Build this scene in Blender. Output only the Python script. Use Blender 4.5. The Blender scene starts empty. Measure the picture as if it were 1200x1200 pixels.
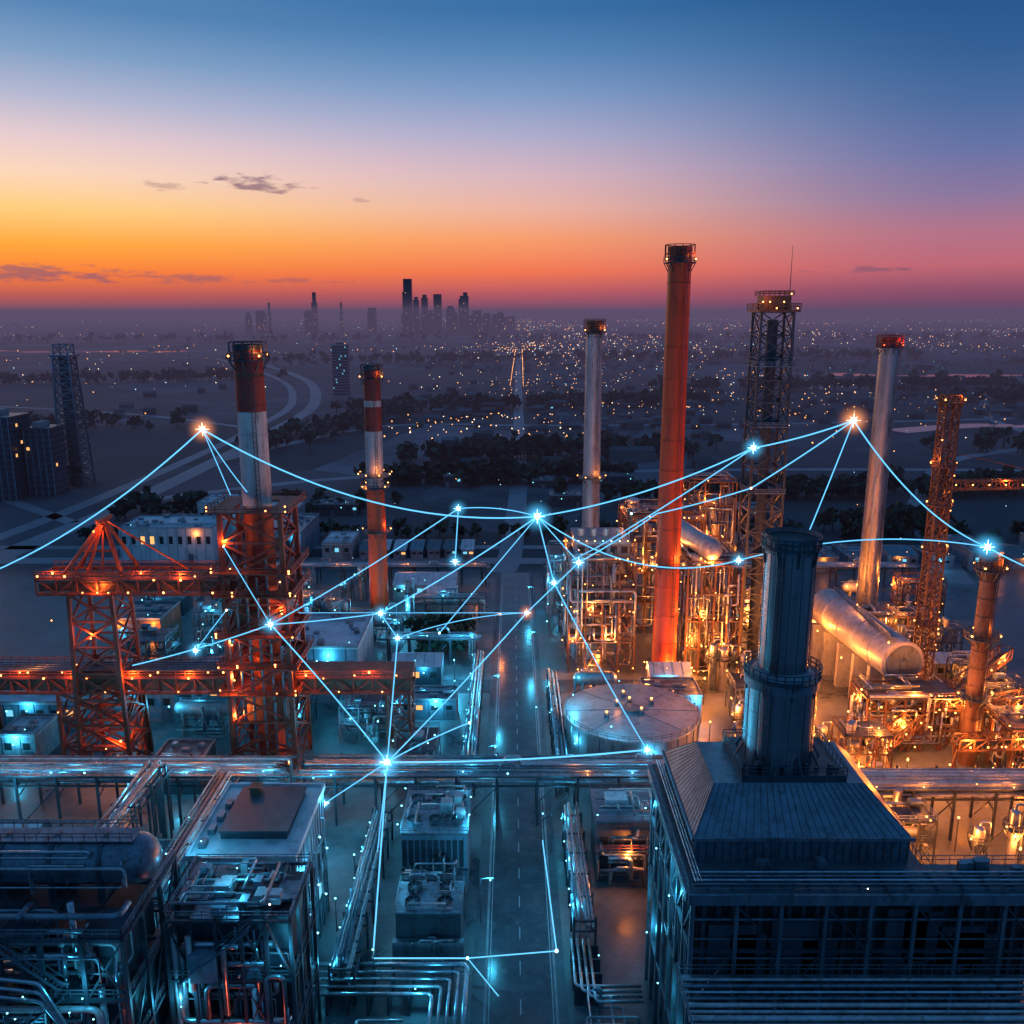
import bpy, math, random
from mathutils import Vector
R=random.Random(11)
sc=bpy.context.scene
sc.view_settings.view_transform='Standard'
try: sc.view_settings.look='None'
except Exception: pass
sc.view_settings.exposure=0

def lin(c):
    r=[]
    for x in c:
        x=x/255.0
        r.append(x/12.92 if x<=0.04045 else ((x+0.055)/1.055)**2.4)
    return (r[0],r[1],r[2],1.0)

# ------------------------------------------------------------------ materials
MATS={}
def pmat(key,col,rough=0.6,metal=0.0,var=0.35,scale=0.25,streak=1.0,rust=None,bump=0.15,spec=0.5):
    m=bpy.data.materials.new(key); m.use_nodes=True
    nt=m.node_tree; N=nt.nodes; L=nt.links
    b=N['Principled BSDF']
    g=N.new('ShaderNodeNewGeometry')
    mp=N.new('ShaderNodeMapping'); mp.inputs['Scale'].default_value=(1,1,streak)
    L.new(g.outputs['Position'],mp.inputs['Vector'])
    n1=N.new('ShaderNodeTexNoise'); n1.inputs['Scale'].default_value=scale; n1.inputs['Detail'].default_value=4; n1.inputs['Roughness'].default_value=0.7
    L.new(mp.outputs[0],n1.inputs['Vector'])
    cr=N.new('ShaderNodeValToRGB'); cr.color_ramp.elements[0].position=0.3; cr.color_ramp.elements[1].position=0.7
    c=col
    cr.color_ramp.elements[0].color=(c[0]*(1-var),c[1]*(1-var),c[2]*(1-var),1)
    cr.color_ramp.elements[1].color=(min(1,c[0]*(1+var)),min(1,c[1]*(1+var)),min(1,c[2]*(1+var)),1)
    L.new(n1.outputs['Fac'],cr.inputs['Fac'])
    out=cr.outputs['Color']
    if rust:
        n2=N.new('ShaderNodeTexNoise'); n2.inputs['Scale'].default_value=scale*2.7; n2.inputs['Detail'].default_value=5; n2.inputs['Roughness'].default_value=0.75
        L.new(mp.outputs[0],n2.inputs['Vector'])
        r2=N.new('ShaderNodeValToRGB'); r2.color_ramp.elements[0].position=0.52; r2.color_ramp.elements[1].position=0.68
        L.new(n2.outputs['Fac'],r2.inputs['Fac'])
        mx=N.new('ShaderNodeMixRGB'); mx.inputs['Color2'].default_value=(rust[0],rust[1],rust[2],1)
        L.new(r2.outputs['Color'],mx.inputs['Fac']); L.new(out,mx.inputs['Color1']); out=mx.outputs['Color']
    L.new(out,b.inputs['Base Color'])
    b.inputs['Roughness'].default_value=rough; b.inputs['Metallic'].default_value=metal
    b.inputs['Specular IOR Level'].default_value=spec
    if bump>0:
        bp=N.new('ShaderNodeBump'); bp.inputs['Strength'].default_value=bump; bp.inputs['Distance'].default_value=0.2
        L.new(n1.outputs['Fac'],bp.inputs['Height']); L.new(bp.outputs[0],b.inputs['Normal'])
    MATS[key]=m
    return m
def emat(key,col,st):
    m=bpy.data.materials.new(key); m.use_nodes=True
    nt=m.node_tree; nt.nodes.clear()
    e=nt.nodes.new('ShaderNodeEmission'); e.inputs[0].default_value=(col[0],col[1],col[2],1); e.inputs[1].default_value=st
    o=nt.nodes.new('ShaderNodeOutputMaterial'); nt.links.new(e.outputs[0],o.inputs['Surface'])
    try: m.cycles.emission_sampling='NONE'
    except Exception: pass
    MATS[key]=m
    return m
pmat('steel_dark',(0.065,0.085,0.11),0.42,0.45,0.4,0.3,0.3,(0.06,0.04,0.035),0)
pmat('steel_grey',(0.19,0.24,0.29),0.4,0.6,0.35,0.3,0.3,(0.10,0.07,0.06),0)
pmat('pipe',(0.42,0.48,0.54),0.28,0.85,0.3,0.4,1,(0.20,0.17,0.16),0)
pmat('pipe_dark',(0.15,0.19,0.24),0.35,0.6,0.4,0.4,1,(0.09,0.06,0.05),0)
pmat('silver',(0.50,0.50,0.52),0.34,0.8,0.3,0.25,0.15,(0.22,0.18,0.16),0.2)
pmat('stack_steel',(0.36,0.38,0.41),0.27,0.92,0.3,0.35,0.12,(0.20,0.20,0.21),0.12)
pmat('galv',(0.42,0.43,0.46),0.45,0.35,0.3,0.35,0.2,(0.24,0.20,0.18),0)
pmat('redband',(0.26,0.035,0.025),0.5,0.0,0.35,0.3,0.2,(0.10,0.04,0.03))
pmat('whiteband',(0.42,0.42,0.44),0.5,0.0,0.3,0.3,0.15,(0.20,0.15,0.13))
pmat('redsteel',(0.27,0.05,0.028),0.5,0.1,0.45,0.4,0.3,(0.08,0.035,0.03),0)
pmat('orangepaint',(0.62,0.07,0.018),0.5,0.0,0.25,0.2,0.12,(0.28,0.04,0.018),0.2)
pmat('brownsteel',(0.18,0.09,0.06),0.5,0.3,0.4,0.4,0.3,(0.06,0.03,0.02),0)
pmat('concrete',(0.26,0.28,0.31),0.7,0,0.3,0.3,0.4,(0.13,0.13,0.14))
pmat('roof_pale',(0.52,0.57,0.62),0.5,0,0.22,0.12,1,(0.30,0.32,0.35))
pmat('roof_dark',(0.06,0.08,0.10),0.35,0,0.35,0.15,1,(0.10,0.12,0.15))
pmat('roof_metal',(0.15,0.20,0.25),0.35,0.5,0.3,0.3,1,(0.08,0.10,0.12))
pmat('tank_roof',(0.38,0.44,0.48),0.4,0.45,0.25,0.15,1,(0.22,0.23,0.24))
pmat('wall_blue',(0.18,0.25,0.32),0.5,0.1,0.3,0.25,0.3,(0.09,0.11,0.13))
pmat('wall_dark',(0.045,0.06,0.08),0.5,0.1,0.4,0.25,0.4,(0.08,0.10,0.12))
pmat('suburb_dark',(0.05,0.055,0.065),0.8,0,0.4,0.01,1,None,0)
pmat('suburb_mid',(0.12,0.125,0.14),0.8,0,0.4,0.01,1,None,0)
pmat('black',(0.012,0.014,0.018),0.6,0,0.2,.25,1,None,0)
pmat('glass',(0.03,0.05,0.08),0.12,0.3,0.2,0.1,1,None,0)
pmat('skyglass',(0.03,0.045,0.08),0.3,0.3,0.3,0.01,1,None,0)
emat('lamp_o',(1.0,0.36,0.09),8)
emat('lamp_t',(0.22,0.85,1.0),6)
emat('lamp_w',(1.0,0.85,0.65),6)
emat('lamp_r',(1.0,0.10,0.03),5)
emat('win_o',(1.0,0.45,0.14),1.4)
emat('win_t',(0.2,0.72,1.0),1.0)
emat('net_line',(0.13,0.56,1.0),1.5)
emat('net_core',(0.40,0.88,1.0),8)
emat('net_core_warm',(1.0,0.60,0.40),8)

# ------------------------------------------------------------------ mesh builder
KEPT=[]
class MB:
    def __init__(s,name):
        s.name=name; s.v=[]; s.f=[]; s.mi=[]; s.sm=[]; s.keys=[]; s.cur=0; s.lights=[]
    def mat(s,k):
        if k not in s.keys: s.keys.append(k)
        s.cur=s.keys.index(k); return s
    def add(s,vs,fs,smooth=False):
        b=len(s.v); s.v.extend(vs)
        for f in fs:
            s.f.append([i+b for i in f]); s.mi.append(s.cur); s.sm.append(smooth)
    def box(s,x0,x1,y0,y1,z0,z1):
        s.add([(x0,y0,z0),(x1,y0,z0),(x1,y1,z0),(x0,y1,z0),(x0,y0,z1),(x1,y0,z1),(x1,y1,z1),(x0,y1,z1)],
              [(0,3,2,1),(4,5,6,7),(0,1,5,4),(1,2,6,5),(2,3,7,6),(3,0,4,7)])
    def cbox(s,cx,cy,z0,sx,sy,h): s.box(cx-sx/2,cx+sx/2,cy-sy/2,cy+sy/2,z0,z0+h)
    def frustum(s,a,za,b,zb):
        x0,x1,y0,y1=a; X0,X1,Y0,Y1=b
        s.add([(x0,y0,za),(x1,y0,za),(x1,y1,za),(x0,y1,za),(X0,Y0,zb),(X1,Y0,zb),(X1,Y1,zb),(X0,Y1,zb)],
              [(0,3,2,1),(4,5,6,7),(0,1,5,4),(1,2,6,5),(2,3,7,6),(3,0,4,7)])
    def beam(s,p,q,w,h=None):
        h=h or w
        p=Vector(p); q=Vector(q); d=q-p
        if d.length<1e-6: return
        d.normalize(); up=Vector((0,0,1)) if abs(d.z)<0.95 else Vector((0,1,0))
        a=d.cross(up).normalized()*(w/2); b=a.cross(d).normalized()*(h/2)
        vs=[tuple(p+a*i+b*j) for i,j in((-1,-1),(1,-1),(1,1),(-1,1))]+[tuple(q+a*i+b*j) for i,j in((-1,-1),(1,-1),(1,1),(-1,1))]
        s.add(vs,[(0,1,2,3),(7,6,5,4),(0,4,5,1),(1,5,6,2),(2,6,7,3),(3,7,4,0)])
    def tube(s,p,q,r,r2=None,n=10,caps=True):
        r2=r if r2 is None else r2
        p=Vector(p); q=Vector(q); d=q-p
        if d.length<1e-6: return
        d.normalize(); up=Vector((0,0,1)) if abs(d.z)<0.95 else Vector((0,1,0))
        a=d.cross(up).normalized(); b=a.cross(d).normalized()
        vs=[]
        for c,rr in((p,r),(q,r2)):
            for i in range(n):
                t=2*math.pi*i/n; vs.append(tuple(c+a*math.cos(t)*rr+b*math.sin(t)*rr))
        s.add(vs,[(i,(i+1)%n,n+(i+1)%n,n+i) for i in range(n)],True)
        if caps:
            s.add(vs,[tuple(range(n-1,-1,-1)),tuple(range(n,2*n))],False)
    def path(s,pts,r,n=8):
        P=[Vector(p) for p in pts]; Q=[P[0]]
        for i in range(1,len(P)-1):
            a=(P[i-1]-P[i]); b=(P[i+1]-P[i]); k=min(3*r,a.length*.4,b.length*.4)
            if a.length<1e-5 or b.length<1e-5: continue
            a.normalize(); b.normalize()
            s0=P[i]+a*k; s1=P[i]+b*k
            for t in (0,.25,.5,.75,1): Q.append(s0*(1-t)**2+P[i]*2*t*(1-t)+s1*t*t)
        Q.append(P[-1]); s.sweep(Q,r,n)
    def sweep(s,Q,r,n=6):
        vs=[]; pa=None
        for i,c in enumerate(Q):
            d=(Q[min(i+1,len(Q)-1)]-Q[max(i-1,0)])
            if d.length<1e-6: d=Vector((0,0,1))
            d.normalize()
            if pa is None:
                up=Vector((0,0,1)) if abs(d.z)<0.9 else Vector((0,1,0)); a=d.cross(up).normalized()
            else:
                a=pa-d*pa.dot(d)
                if a.length<1e-4: a=d.cross(Vector((.3,.5,.8)))
                a.normalize()
            pa=a; b=a.cross(d)
            for k in range(n):
                t=2*math.pi*k/n; vs.append(tuple(c+a*math.cos(t)*r+b*math.sin(t)*r))
        fs=[]
        for i in range(len(Q)-1):
            for k in range(n): fs.append((i*n+k,i*n+(k+1)%n,(i+1)*n+(k+1)%n,(i+1)*n+k))
        fs.append(tuple(range(n-1,-1,-1))); fs.append(tuple(range((len(Q)-1)*n,len(Q)*n)))
        s.add(vs,fs,True)
    def sph(s,c,r,n=8,m=5,zs=1.0):
        vs=[(c[0],c[1],c[2]+r*zs)]
        for j in range(1,m):
            ph=math.pi*j/m
            for i in range(n):
                t=2*math.pi*i/n; vs.append((c[0]+r*math.sin(ph)*math.cos(t),c[1]+r*math.sin(ph)*math.sin(t),c[2]+r*zs*math.cos(ph)))
        vs.append((c[0],c[1],c[2]-r*zs)); fs=[]
        for i in range(n): fs.append((0,1+i,1+(i+1)%n))
        for j in range(m-2):
            for i in range(n): fs.append((1+j*n+i,1+(j+1)*n+i,1+(j+1)*n+(i+1)%n,1+j*n+(i+1)%n))
        k=len(vs)-1; b=1+(m-2)*n
        for i in range(n): fs.append((k,b+(i+1)%n,b+i))
        s.add(vs,fs,True)
    def rail(s,pts,h=1.1,w=0.12,closed=False,step=2.0):
        P=[Vector(p) for p in pts]
        if closed: P.append(P[0])
        for a,b in zip(P[:-1],P[1:]):
            n=max(1,int((b-a).length/step))
            for i in range(n+1):
                c=a.lerp(b,i/n); s.beam(c,c+Vector((0,0,h)),w*.8)
            for k in (h,h*.55): s.beam(a+Vector((0,0,k)),b+Vector((0,0,k)),w)
    def lattice(s,cx,cy,z0,z1,w0,w1,seg,leg=0.4,br=0.2,wy=None):
        wy0=wy or w0; wy1=(wy or w1)
        def cor(t):
            z=z0+(z1-z0)*t; a=(w0+(w1-w0)*t)/2; b=(wy0+(wy1-wy0)*t)/2
            return [Vector((cx-a,cy-b,z)),Vector((cx+a,cy-b,z)),Vector((cx+a,cy+b,z)),Vector((cx-a,cy+b,z))]
        for i in range(seg):
            A=cor(i/seg); B=cor((i+1)/seg)
            for k in range(4):
                l=(k+1)%4
                s.beam(A[k],B[k],leg); s.beam(B[k],B[l],br*1.2)
                s.beam(A[k],B[l],br); s.beam(A[l],B[k],br)
    def truss(s,p,q,h,w,step=4,ch=0.4,br=0.22):
        p=Vector(p); q=Vector(q); d=(q-p); L=d.length; d.normalize(); sd=Vector((-d.y,d.x,0))*(w/2); up=Vector((0,0,h))
        n=max(1,int(L/step))
        for e in(-1,1):
            a=p+sd*e; b=q+sd*e
            s.beam(a,b,ch); s.beam(a+up,b+up,ch)
            for i in range(n):
                u=a.lerp(b,i/n); v=a.lerp(b,(i+1)/n)
                s.beam(u,u+up,br)
                if i%2: s.beam(u,v+up,br)
                else: s.beam(u+up,v,br)
            s.beam(b,b+up,br)
        for i in range(n+1):
            c=p.lerp(q,i/n); s.beam(c-sd,c+sd,br); s.beam(c-sd+up,c+sd+up,br)
    def lamp(s,x,y,z,k='o',r=0.36,power=0,halo=0):
        c=s.cur; s.mat('lamp_'+k); s.sph((x,y,z),r*.75,6,4); s.mat('steel_dark'); s.beam((x,y,z+r*.7),(x,y,z+r*1.2),r*1.3,.08); s.cur=c
        if power>=80: s.lights.append((x,y,z,k,power))
    def build(s,parent=None):
        me=bpy.data.meshes.new(s.name); me.from_pydata(s.v,[],s.f); 
        for k in s.keys: me.materials.append(MATS[k])
        me.polygons.foreach_set('material_index',s.mi); me.polygons.foreach_set('use_smooth',s.sm)
        me.update()
        o=bpy.data.objects.new(s.name,me); bpy.context.collection.objects.link(o)
        if parent: o.parent=parent
        for i,(x,y,z,k,pw) in enumerate(s.lights):
            md=10.5 if pw<700 else 8
            if any((x-a)**2+(y-b_)**2+(z-c)**2<md*md and kk==k for a,b_,c,kk in KEPT): continue
            KEPT.append((x,y,z,k))
            ld=bpy.data.lights.new('work_light','POINT'); ld.energy=pw*(1.75 if k!='t' else 2.0); ld.shadow_soft_size=0.4
            ld.color={'o':(1,0.25,0.035),'t':(0.06,0.62,1.0),'w':(1,.75,.5),'r':(1,.12,.04)}[k]
            lo=bpy.data.objects.new('work_light',ld); lo.location=(x,y-.3,z+0.9); lo.parent=o
            bpy.context.collection.objects.link(lo)
        return o
OCC=[]
def occ(x0,x1,y0,y1): OCC.append((x0,x1,y0,y1))
def free(x0,x1,y0,y1,m=1.0):
    for a,b,c,d in OCC:
        if x0<b+m and x1>a-m and y0<d+m and y1>c-m: return False
    return True

# ------------------------------------------------------------------ camera
cd=bpy.data.cameras.new("camera"); cam=bpy.data.objects.new("camera",cd); bpy.context.collection.objects.link(cam)
cam.location=(0,0,100); cam.rotation_euler=(math.radians(90-12.7),0,0)
cd.sensor_width=36; cd.lens=31.17; cd.clip_start=0.5; cd.clip_end=60000
sc.camera=cam

# ------------------------------------------------------------------ sky
w=bpy.data.worlds.new("World"); sc.world=w; w.use_nodes=True
nt=w.node_tree; N=nt.nodes; L=nt.links; N.clear()
tc=N.new('ShaderNodeTexCoord'); sx=N.new('ShaderNodeSeparateXYZ'); L.new(tc.outputs['Generated'],sx.inputs[0])
def math_(op,a,b=None,c=None):
    n=N.new('ShaderNodeMath'); n.operation=op
    for i,x in enumerate((a,b,c)):
        if x is None: continue
        if isinstance(x,(int,float)): n.inputs[i].default_value=x
        else: L.new(x,n.inputs[i])
    return n.outputs[0]
z2=math_('MULTIPLY',sx.outputs['Z'],2.0)
def ramp(stops):
    r=N.new('ShaderNodeValToRGB'); cr=r.color_ramp
    while len(cr.elements)<len(stops): cr.elements.new(0.5)
    for e,(p,c) in zip(cr.elements,stops): e.position=p*2; e.color=lin(c)
    L.new(z2,r.inputs[0]); return r.outputs[0]
left=ramp([(0.0,(132,76,98)),(0.016,(190,88,84)),(0.036,(246,120,58)),(0.066,(255,168,62)),(0.098,(255,206,128)),(0.130,(250,214,188)),(0.160,(230,204,208)),(0.195,(180,184,210)),(0.232,(126,160,198)),(0.27,(82,132,182)),(0.5,(62,120,176))])
midr=ramp([(0.0,(118,76,106)),(0.020,(190,90,100)),(0.043,(243,118,82)),(0.077,(248,156,108)),(0.108,(236,178,162)),(0.142,(214,180,192)),(0.178,(174,172,204)),(0.218,(124,154,198)),(0.255,(84,132,182)),(0.29,(54,110,165)),(0.5,(58,116,172))])
rig=ramp([(0.0,(100,68,104)),(0.022,(146,80,108)),(0.045,(190,102,118)),(0.077,(178,114,138)),(0.110,(138,118,158)),(0.150,(102,114,166)),(0.190,(72,106,158)),(0.235,(48,94,148)),(0.29,(30,80,134)),(0.5,(50,108,164))])  # last stop of each ramp lifted as blue fill from overhead
def mix(f,a,b):
    m=N.new('ShaderNodeMixRGB'); L.new(f,m.inputs[0])
    L.new(a,m.inputs[1]); L.new(b,m.inputs[2]); return m.outputs[0]
def mapr(v,a,b):
    n=N.new('ShaderNodeMapRange'); n.interpolation_type='SMOOTHSTEP'; n.inputs[1].default_value=a; n.inputs[2].default_value=b; L.new(v,n.inputs[0]); return n.outputs[0]
c1=mix(mapr(sx.outputs['X'],-0.50,0.08),left,midr)
c2=mix(mapr(sx.outputs['X'],-0.02,0.46),c1,rig)
bk=N.new('ShaderNodeRGB'); bk.outputs[0].default_value=lin((52,110,162))  # unseen back sky, coloured blue as fill for the foreground
c2=mix(mapr(sx.outputs['Y'],0.45,-0.1),c2,bk.outputs[0])
noi=N.new('ShaderNodeTexNoise'); mpn=N.new('ShaderNodeMapping'); mpn.inputs['Scale'].default_value=(45,45,190)
L.new(tc.outputs['Generated'],mpn.inputs[0]); L.new(mpn.outputs[0],noi.inputs['Vector']); noi.inputs['Detail'].default_value=6; noi.inputs['Scale'].default_value=1.0
fac=None
for (cx,cz,wx,wz,st) in [(-0.257,0.128,0.042,0.0085,0.75),(-0.345,0.122,0.02,0.004,.35),(-0.46,0.036,0.09,0.008,0.7),(-0.33,0.034,0.05,0.005,.55),(-0.23,0.032,0.05,0.003,.4),(0.365,0.043,0.045,0.004,0.6),(-0.16,0.115,0.012,0.003,.3)]:
    ax=math_('DIVIDE',math_('SUBTRACT',sx.outputs['X'],cx),wx); az=math_('DIVIDE',math_('SUBTRACT',sx.outputs['Z'],cz),wz)
    d=math_('SQRT',math_('ADD',math_('MULTIPLY',ax,ax),math_('MULTIPLY',az,az)))
    d=math_('ADD',d,math_('MULTIPLY',math_('SUBTRACT',noi.outputs[0],0.5),4.0))
    k=N.new('ShaderNodeMapRange'); k.interpolation_type='SMOOTHSTEP'; k.inputs[1].default_value=1.1; k.inputs[2].default_value=0.1; k.inputs[3].default_value=0; k.inputs[4].default_value=st
    L.new(d,k.inputs[0])
    fac=k.outputs[0] if fac is None else math_('MAXIMUM',fac,k.outputs[0])
fac=math_('MULTIPLY',fac,math_('GREATER_THAN',sx.outputs['Y'],0.0))
cc=N.new('ShaderNodeRGB'); cc.outputs[0].default_value=lin((118,84,112))
c3=mix(fac,c2,cc.outputs[0])
sky=N.new('ShaderNodeTexSky'); sky.sky_type='NISHITA'; sky.sun_disc=False; sky.sun_elevation=math.radians(1.0); sky.sun_rotation=math.radians(-38)
bg1=N.new('ShaderNodeBackground'); L.new(c3,bg1.inputs[0]); bg1.inputs[1].default_value=1.0
bg2=N.new('ShaderNodeBackground'); L.new(sky.outputs[0],bg2.inputs[0]); bg2.inputs[1].default_value=0.004
ad=N.new('ShaderNodeAddShader'); L.new(bg1.outputs[0],ad.inputs[0]); L.new(bg2.outputs[0],ad.inputs[1])
wo=N.new('ShaderNodeOutputWorld'); L.new(ad.outputs[0],wo.inputs[0])
sd=bpy.data.lights.new('sun','SUN'); sd.energy=0.22; sd.angle=math.radians(6); sd.color=(1,0.50,0.32)
so=bpy.data.objects.new('sun',sd); bpy.context.collection.objects.link(so)
sdir=Vector((math.sin(math.radians(-38)),math.cos(math.radians(-38)),math.tan(math.radians(4))))
so.rotation_euler=sdir.to_track_quat('Z','Y').to_euler()

# evening mist lying over the plain beyond the plant
def volume_mat(key,col,st,absorb):
    m=bpy.data.materials.new(key); m.use_nodes=True; nt=m.node_tree; nt.nodes.clear()
    e=nt.nodes.new('ShaderNodeEmission'); e.inputs[0].default_value=(*col,1); e.inputs[1].default_value=st
    a=nt.nodes.new('ShaderNodeVolumeAbsorption'); a.inputs['Color'].default_value=(0,0,0,1); a.inputs['Density'].default_value=absorb
    s=nt.nodes.new('ShaderNodeAddShader'); nt.links.new(e.outputs[0],s.inputs[0]); nt.links.new(a.outputs[0],s.inputs[1])
    o=nt.nodes.new('ShaderNodeOutputMaterial'); nt.links.new(s.outputs[0],o.inputs['Volume']); MATS[key]=m
hz=MB('evening_mist'); volume_mat('mist',(0.105,0.078,0.150),0.00026,0.00026); hz.mat('mist')
hz.box(-16000,16000,333,24000,-5,118); hz.build()

# ------------------------------------------------------------------ ground
def groundmat():
    m=bpy.data.materials.new('ground'); m.use_nodes=True; nt=m.node_tree; N=nt.nodes; L=nt.links; b=N['Principled BSDF']
    g=N.new('ShaderNodeNewGeometry')
    mp=N.new('ShaderNodeMapping'); mp.inputs['Rotation'].default_value=(0,0,0.35); mp.inputs['Scale'].default_value=(1,0.6,1); L.new(g.outputs['Position'],mp.inputs[0])
    vo=N.new('ShaderNodeTexVoronoi'); vo.distance='CHEBYCHEV'; vo.inputs['Scale'].default_value=0.006; L.new(mp.outputs[0],vo.inputs['Vector'])
    sp=N.new('ShaderNodeSeparateColor'); L.new(vo.outputs['Color'],sp.inputs[0])
    fr=N.new('ShaderNodeValToRGB'); e=fr.color_ramp.elements; e[0].color=(0.03,0.04,0.05,1); e[1].color=(0.24,0.20,0.235,1); e[1].position=1
    k=fr.color_ramp.elements.new(0.4); k.color=(0.065,0.068,0.08,1)
    k=fr.color_ramp.elements.new(0.75); k.color=(0.14,0.12,0.145,1)
    L.new(sp.outputs[0],fr.inputs[0])
    n2=N.new('ShaderNodeTexNoise'); n2.inputs['Scale'].default_value=0.004; n2.inputs['Detail'].default_value=8; n2.inputs['Roughness'].default_value=0.7; L.new(g.outputs['Position'],n2.inputs['Vector'])
    r2=N.new('ShaderNodeValToRGB'); r2.color_ramp.elements[0].position=0.40; r2.color_ramp.elements[1].position=0.60; L.new(n2.outputs[0],r2.inputs[0])
    mx=N.new('ShaderNodeMixRGB'); L.new(r2.outputs[0],mx.inputs[0]); L.new(fr.outputs[0],mx.inputs[1]); mx.inputs[2].default_value=(0.03,0.04,0.05,1)
    n3=N.new('ShaderNodeTexNoise'); n3.inputs['Scale'].default_value=0.06; n3.inputs['Detail'].default_value=9; n3.inputs['Roughness'].default_value=0.72; L.new(g.outputs['Position'],n3.inputs['Vector'])
    r3=N.new('ShaderNodeValToRGB'); r3.color_ramp.elements[0].position=0.38; r3.color_ramp.elements[1].position=0.62; r3.color_ramp.elements[0].color=(0.04,0.05,0.06,1); r3.color_ramp.elements[1].color=(0.16,0.185,0.205,1); L.new(n3.outputs[0],r3.inputs[0])
    s=N.new('ShaderNodeSeparateXYZ'); L.new(g.outputs['Position'],s.inputs[0])
    mr=N.new('ShaderNodeMapRange'); mr.inputs[1].default_value=325; mr.inputs[2].default_value=345; L.new(s.outputs['Y'],mr.inputs[0])
    m2=N.new('ShaderNodeMixRGB'); L.new(mr.outputs[0],m2.inputs[0]); L.new(r3.outputs[0],m2.inputs[1]); L.new(mx.outputs[0],m2.inputs[2])
    L.new(m2.outputs[0],b.inputs['Base Color'])
    rr=N.new('ShaderNodeMapRange'); rr.inputs[1].default_value=.35; rr.inputs[2].default_value=.65; rr.inputs[3].default_value=.22; rr.inputs[4].default_value=.65; L.new(n3.outputs[0],rr.inputs[0])
    m3=N.new('ShaderNodeMixRGB'); L.new(mr.outputs[0],m3.inputs[0]); L.new(rr.outputs[0],m3.inputs[1]); m3.inputs[2].default_value=(.8,.8,.8,1)
    L.new(m3.outputs[0],b.inputs['Roughness'])
    b.inputs['Specular IOR Level'].default_value=0.35
    MATS['ground']=m
groundmat()
g=MB('ground'); g.mat('ground'); g.add([(-30000,-500,0),(30000,-500,0),(30000,40000,0),(-30000,40000,0)],[(0,1,2,3)]); g.build()
pmat('asphalt',(0.05,0.062,0.075),0.24,0,0.4,0.15,1,(0.09,0.11,0.13),0.1)
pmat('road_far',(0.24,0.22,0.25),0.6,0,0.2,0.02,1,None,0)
pmat('paint_white',(0.34,0.36,0.39),0.5,0,0.3,0.5)
pmat('water',(0.02,0.03,0.04),0.02,0,0.1,0.01,1,None,0)
pmat('leaf',(0.03,0.045,0.03),0.8,0,0.5,0.05,1,None,0)
pmat('bark',(0.07,0.05,0.04),0.8,0,0.3,.25,1,None,0)
def strip(mb,pts,wd,z):
    P=[Vector((p[0],p[1],0)) for p in pts]
    Q=[]
    for i in range(len(P)-1):
        p0=P[max(i-1,0)];p1=P[i];p2=P[i+1];p3=P[min(i+2,len(P)-1)]
        for k in range(8):
            t=k/8; Q.append(0.5*((2*p1)+(p2-p0)*t+(2*p0-5*p1+4*p2-p3)*t*t+(3*p1-p0-3*p2+p3)*t**3))
    Q.append(P[-1]); vs=[]
    for i,c in enumerate(Q):
        d=Q[min(i+1,len(Q)-1)]-Q[max(0,i-1)]; d.normalize(); ww=wd if isinstance(wd,(int,float)) and wd<60 else wd*(.55+.45*math.sin(i*.9)); n=Vector((-d.y,d.x,0))*(ww/2)
        vs+= [(c.x+n.x,c.y+n.y,z),(c.x-n.x,c.y-n.y,z)]
    mb.add(vs,[(2*i,2*i+1,2*i+3,2*i+2) for i in range(len(Q)-1)])
    return Q
st=MB('plant_street'); st.mat('asphalt'); st.box(-3.8,6.4,60,335,0.0,0.03)
st.mat('concrete')
for x in(-4.2,6.4): st.box(x,x+.4,60,335,0,0.15)
st.mat('wall_dark'); st.box(-6.0,-4.2,60,335,0,0.12); st.box(6.8,8.2,60,335,0,0.12)
st.mat('paint_white')
for x in(-3.5,6.0): st.box(x,x+.14,60,335,0.03,0.036)
for i in range(34): st.box(1.2,1.36,62+i*8,65+i*8,0.03,0.036)
st.build()
cr=MB('cross_street'); cr.mat('asphalt'); cr.box(-130,-6.1,222,231,0.0,0.02); cr.box(8.3,130,222,231,0,0.02); cr.box(-130,-6.1,300,310,0,0.02); cr.box(8.3,160,300,310,0,0.02); cr.build()
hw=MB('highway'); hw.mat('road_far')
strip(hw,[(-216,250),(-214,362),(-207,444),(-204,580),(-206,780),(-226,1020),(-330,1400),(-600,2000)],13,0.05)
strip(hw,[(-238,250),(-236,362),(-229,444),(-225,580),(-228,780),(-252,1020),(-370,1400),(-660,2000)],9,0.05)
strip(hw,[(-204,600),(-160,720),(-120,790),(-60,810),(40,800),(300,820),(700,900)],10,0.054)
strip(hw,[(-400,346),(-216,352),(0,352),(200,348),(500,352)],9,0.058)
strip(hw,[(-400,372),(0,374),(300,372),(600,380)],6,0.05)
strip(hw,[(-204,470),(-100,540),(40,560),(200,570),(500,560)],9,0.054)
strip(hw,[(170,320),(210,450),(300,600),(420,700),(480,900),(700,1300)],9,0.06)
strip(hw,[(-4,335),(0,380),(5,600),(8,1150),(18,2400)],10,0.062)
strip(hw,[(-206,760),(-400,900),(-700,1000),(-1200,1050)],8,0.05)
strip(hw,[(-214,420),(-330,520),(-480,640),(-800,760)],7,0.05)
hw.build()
wa=MB('river'); wa.mat('water')
strip(wa,[(-2100,2430),(-1700,2350),(-1400,2380),(-1180,2330),(-960,2360),(-860,2330)],120,0.07)
strip(wa,[(520,1480),(700,1440),(1000,1480),(1400,1450)],75,0.07)
strip(wa,[(330,760),(420,800),(500,790),(640,840)],26,0.07); wa.build()

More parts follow.
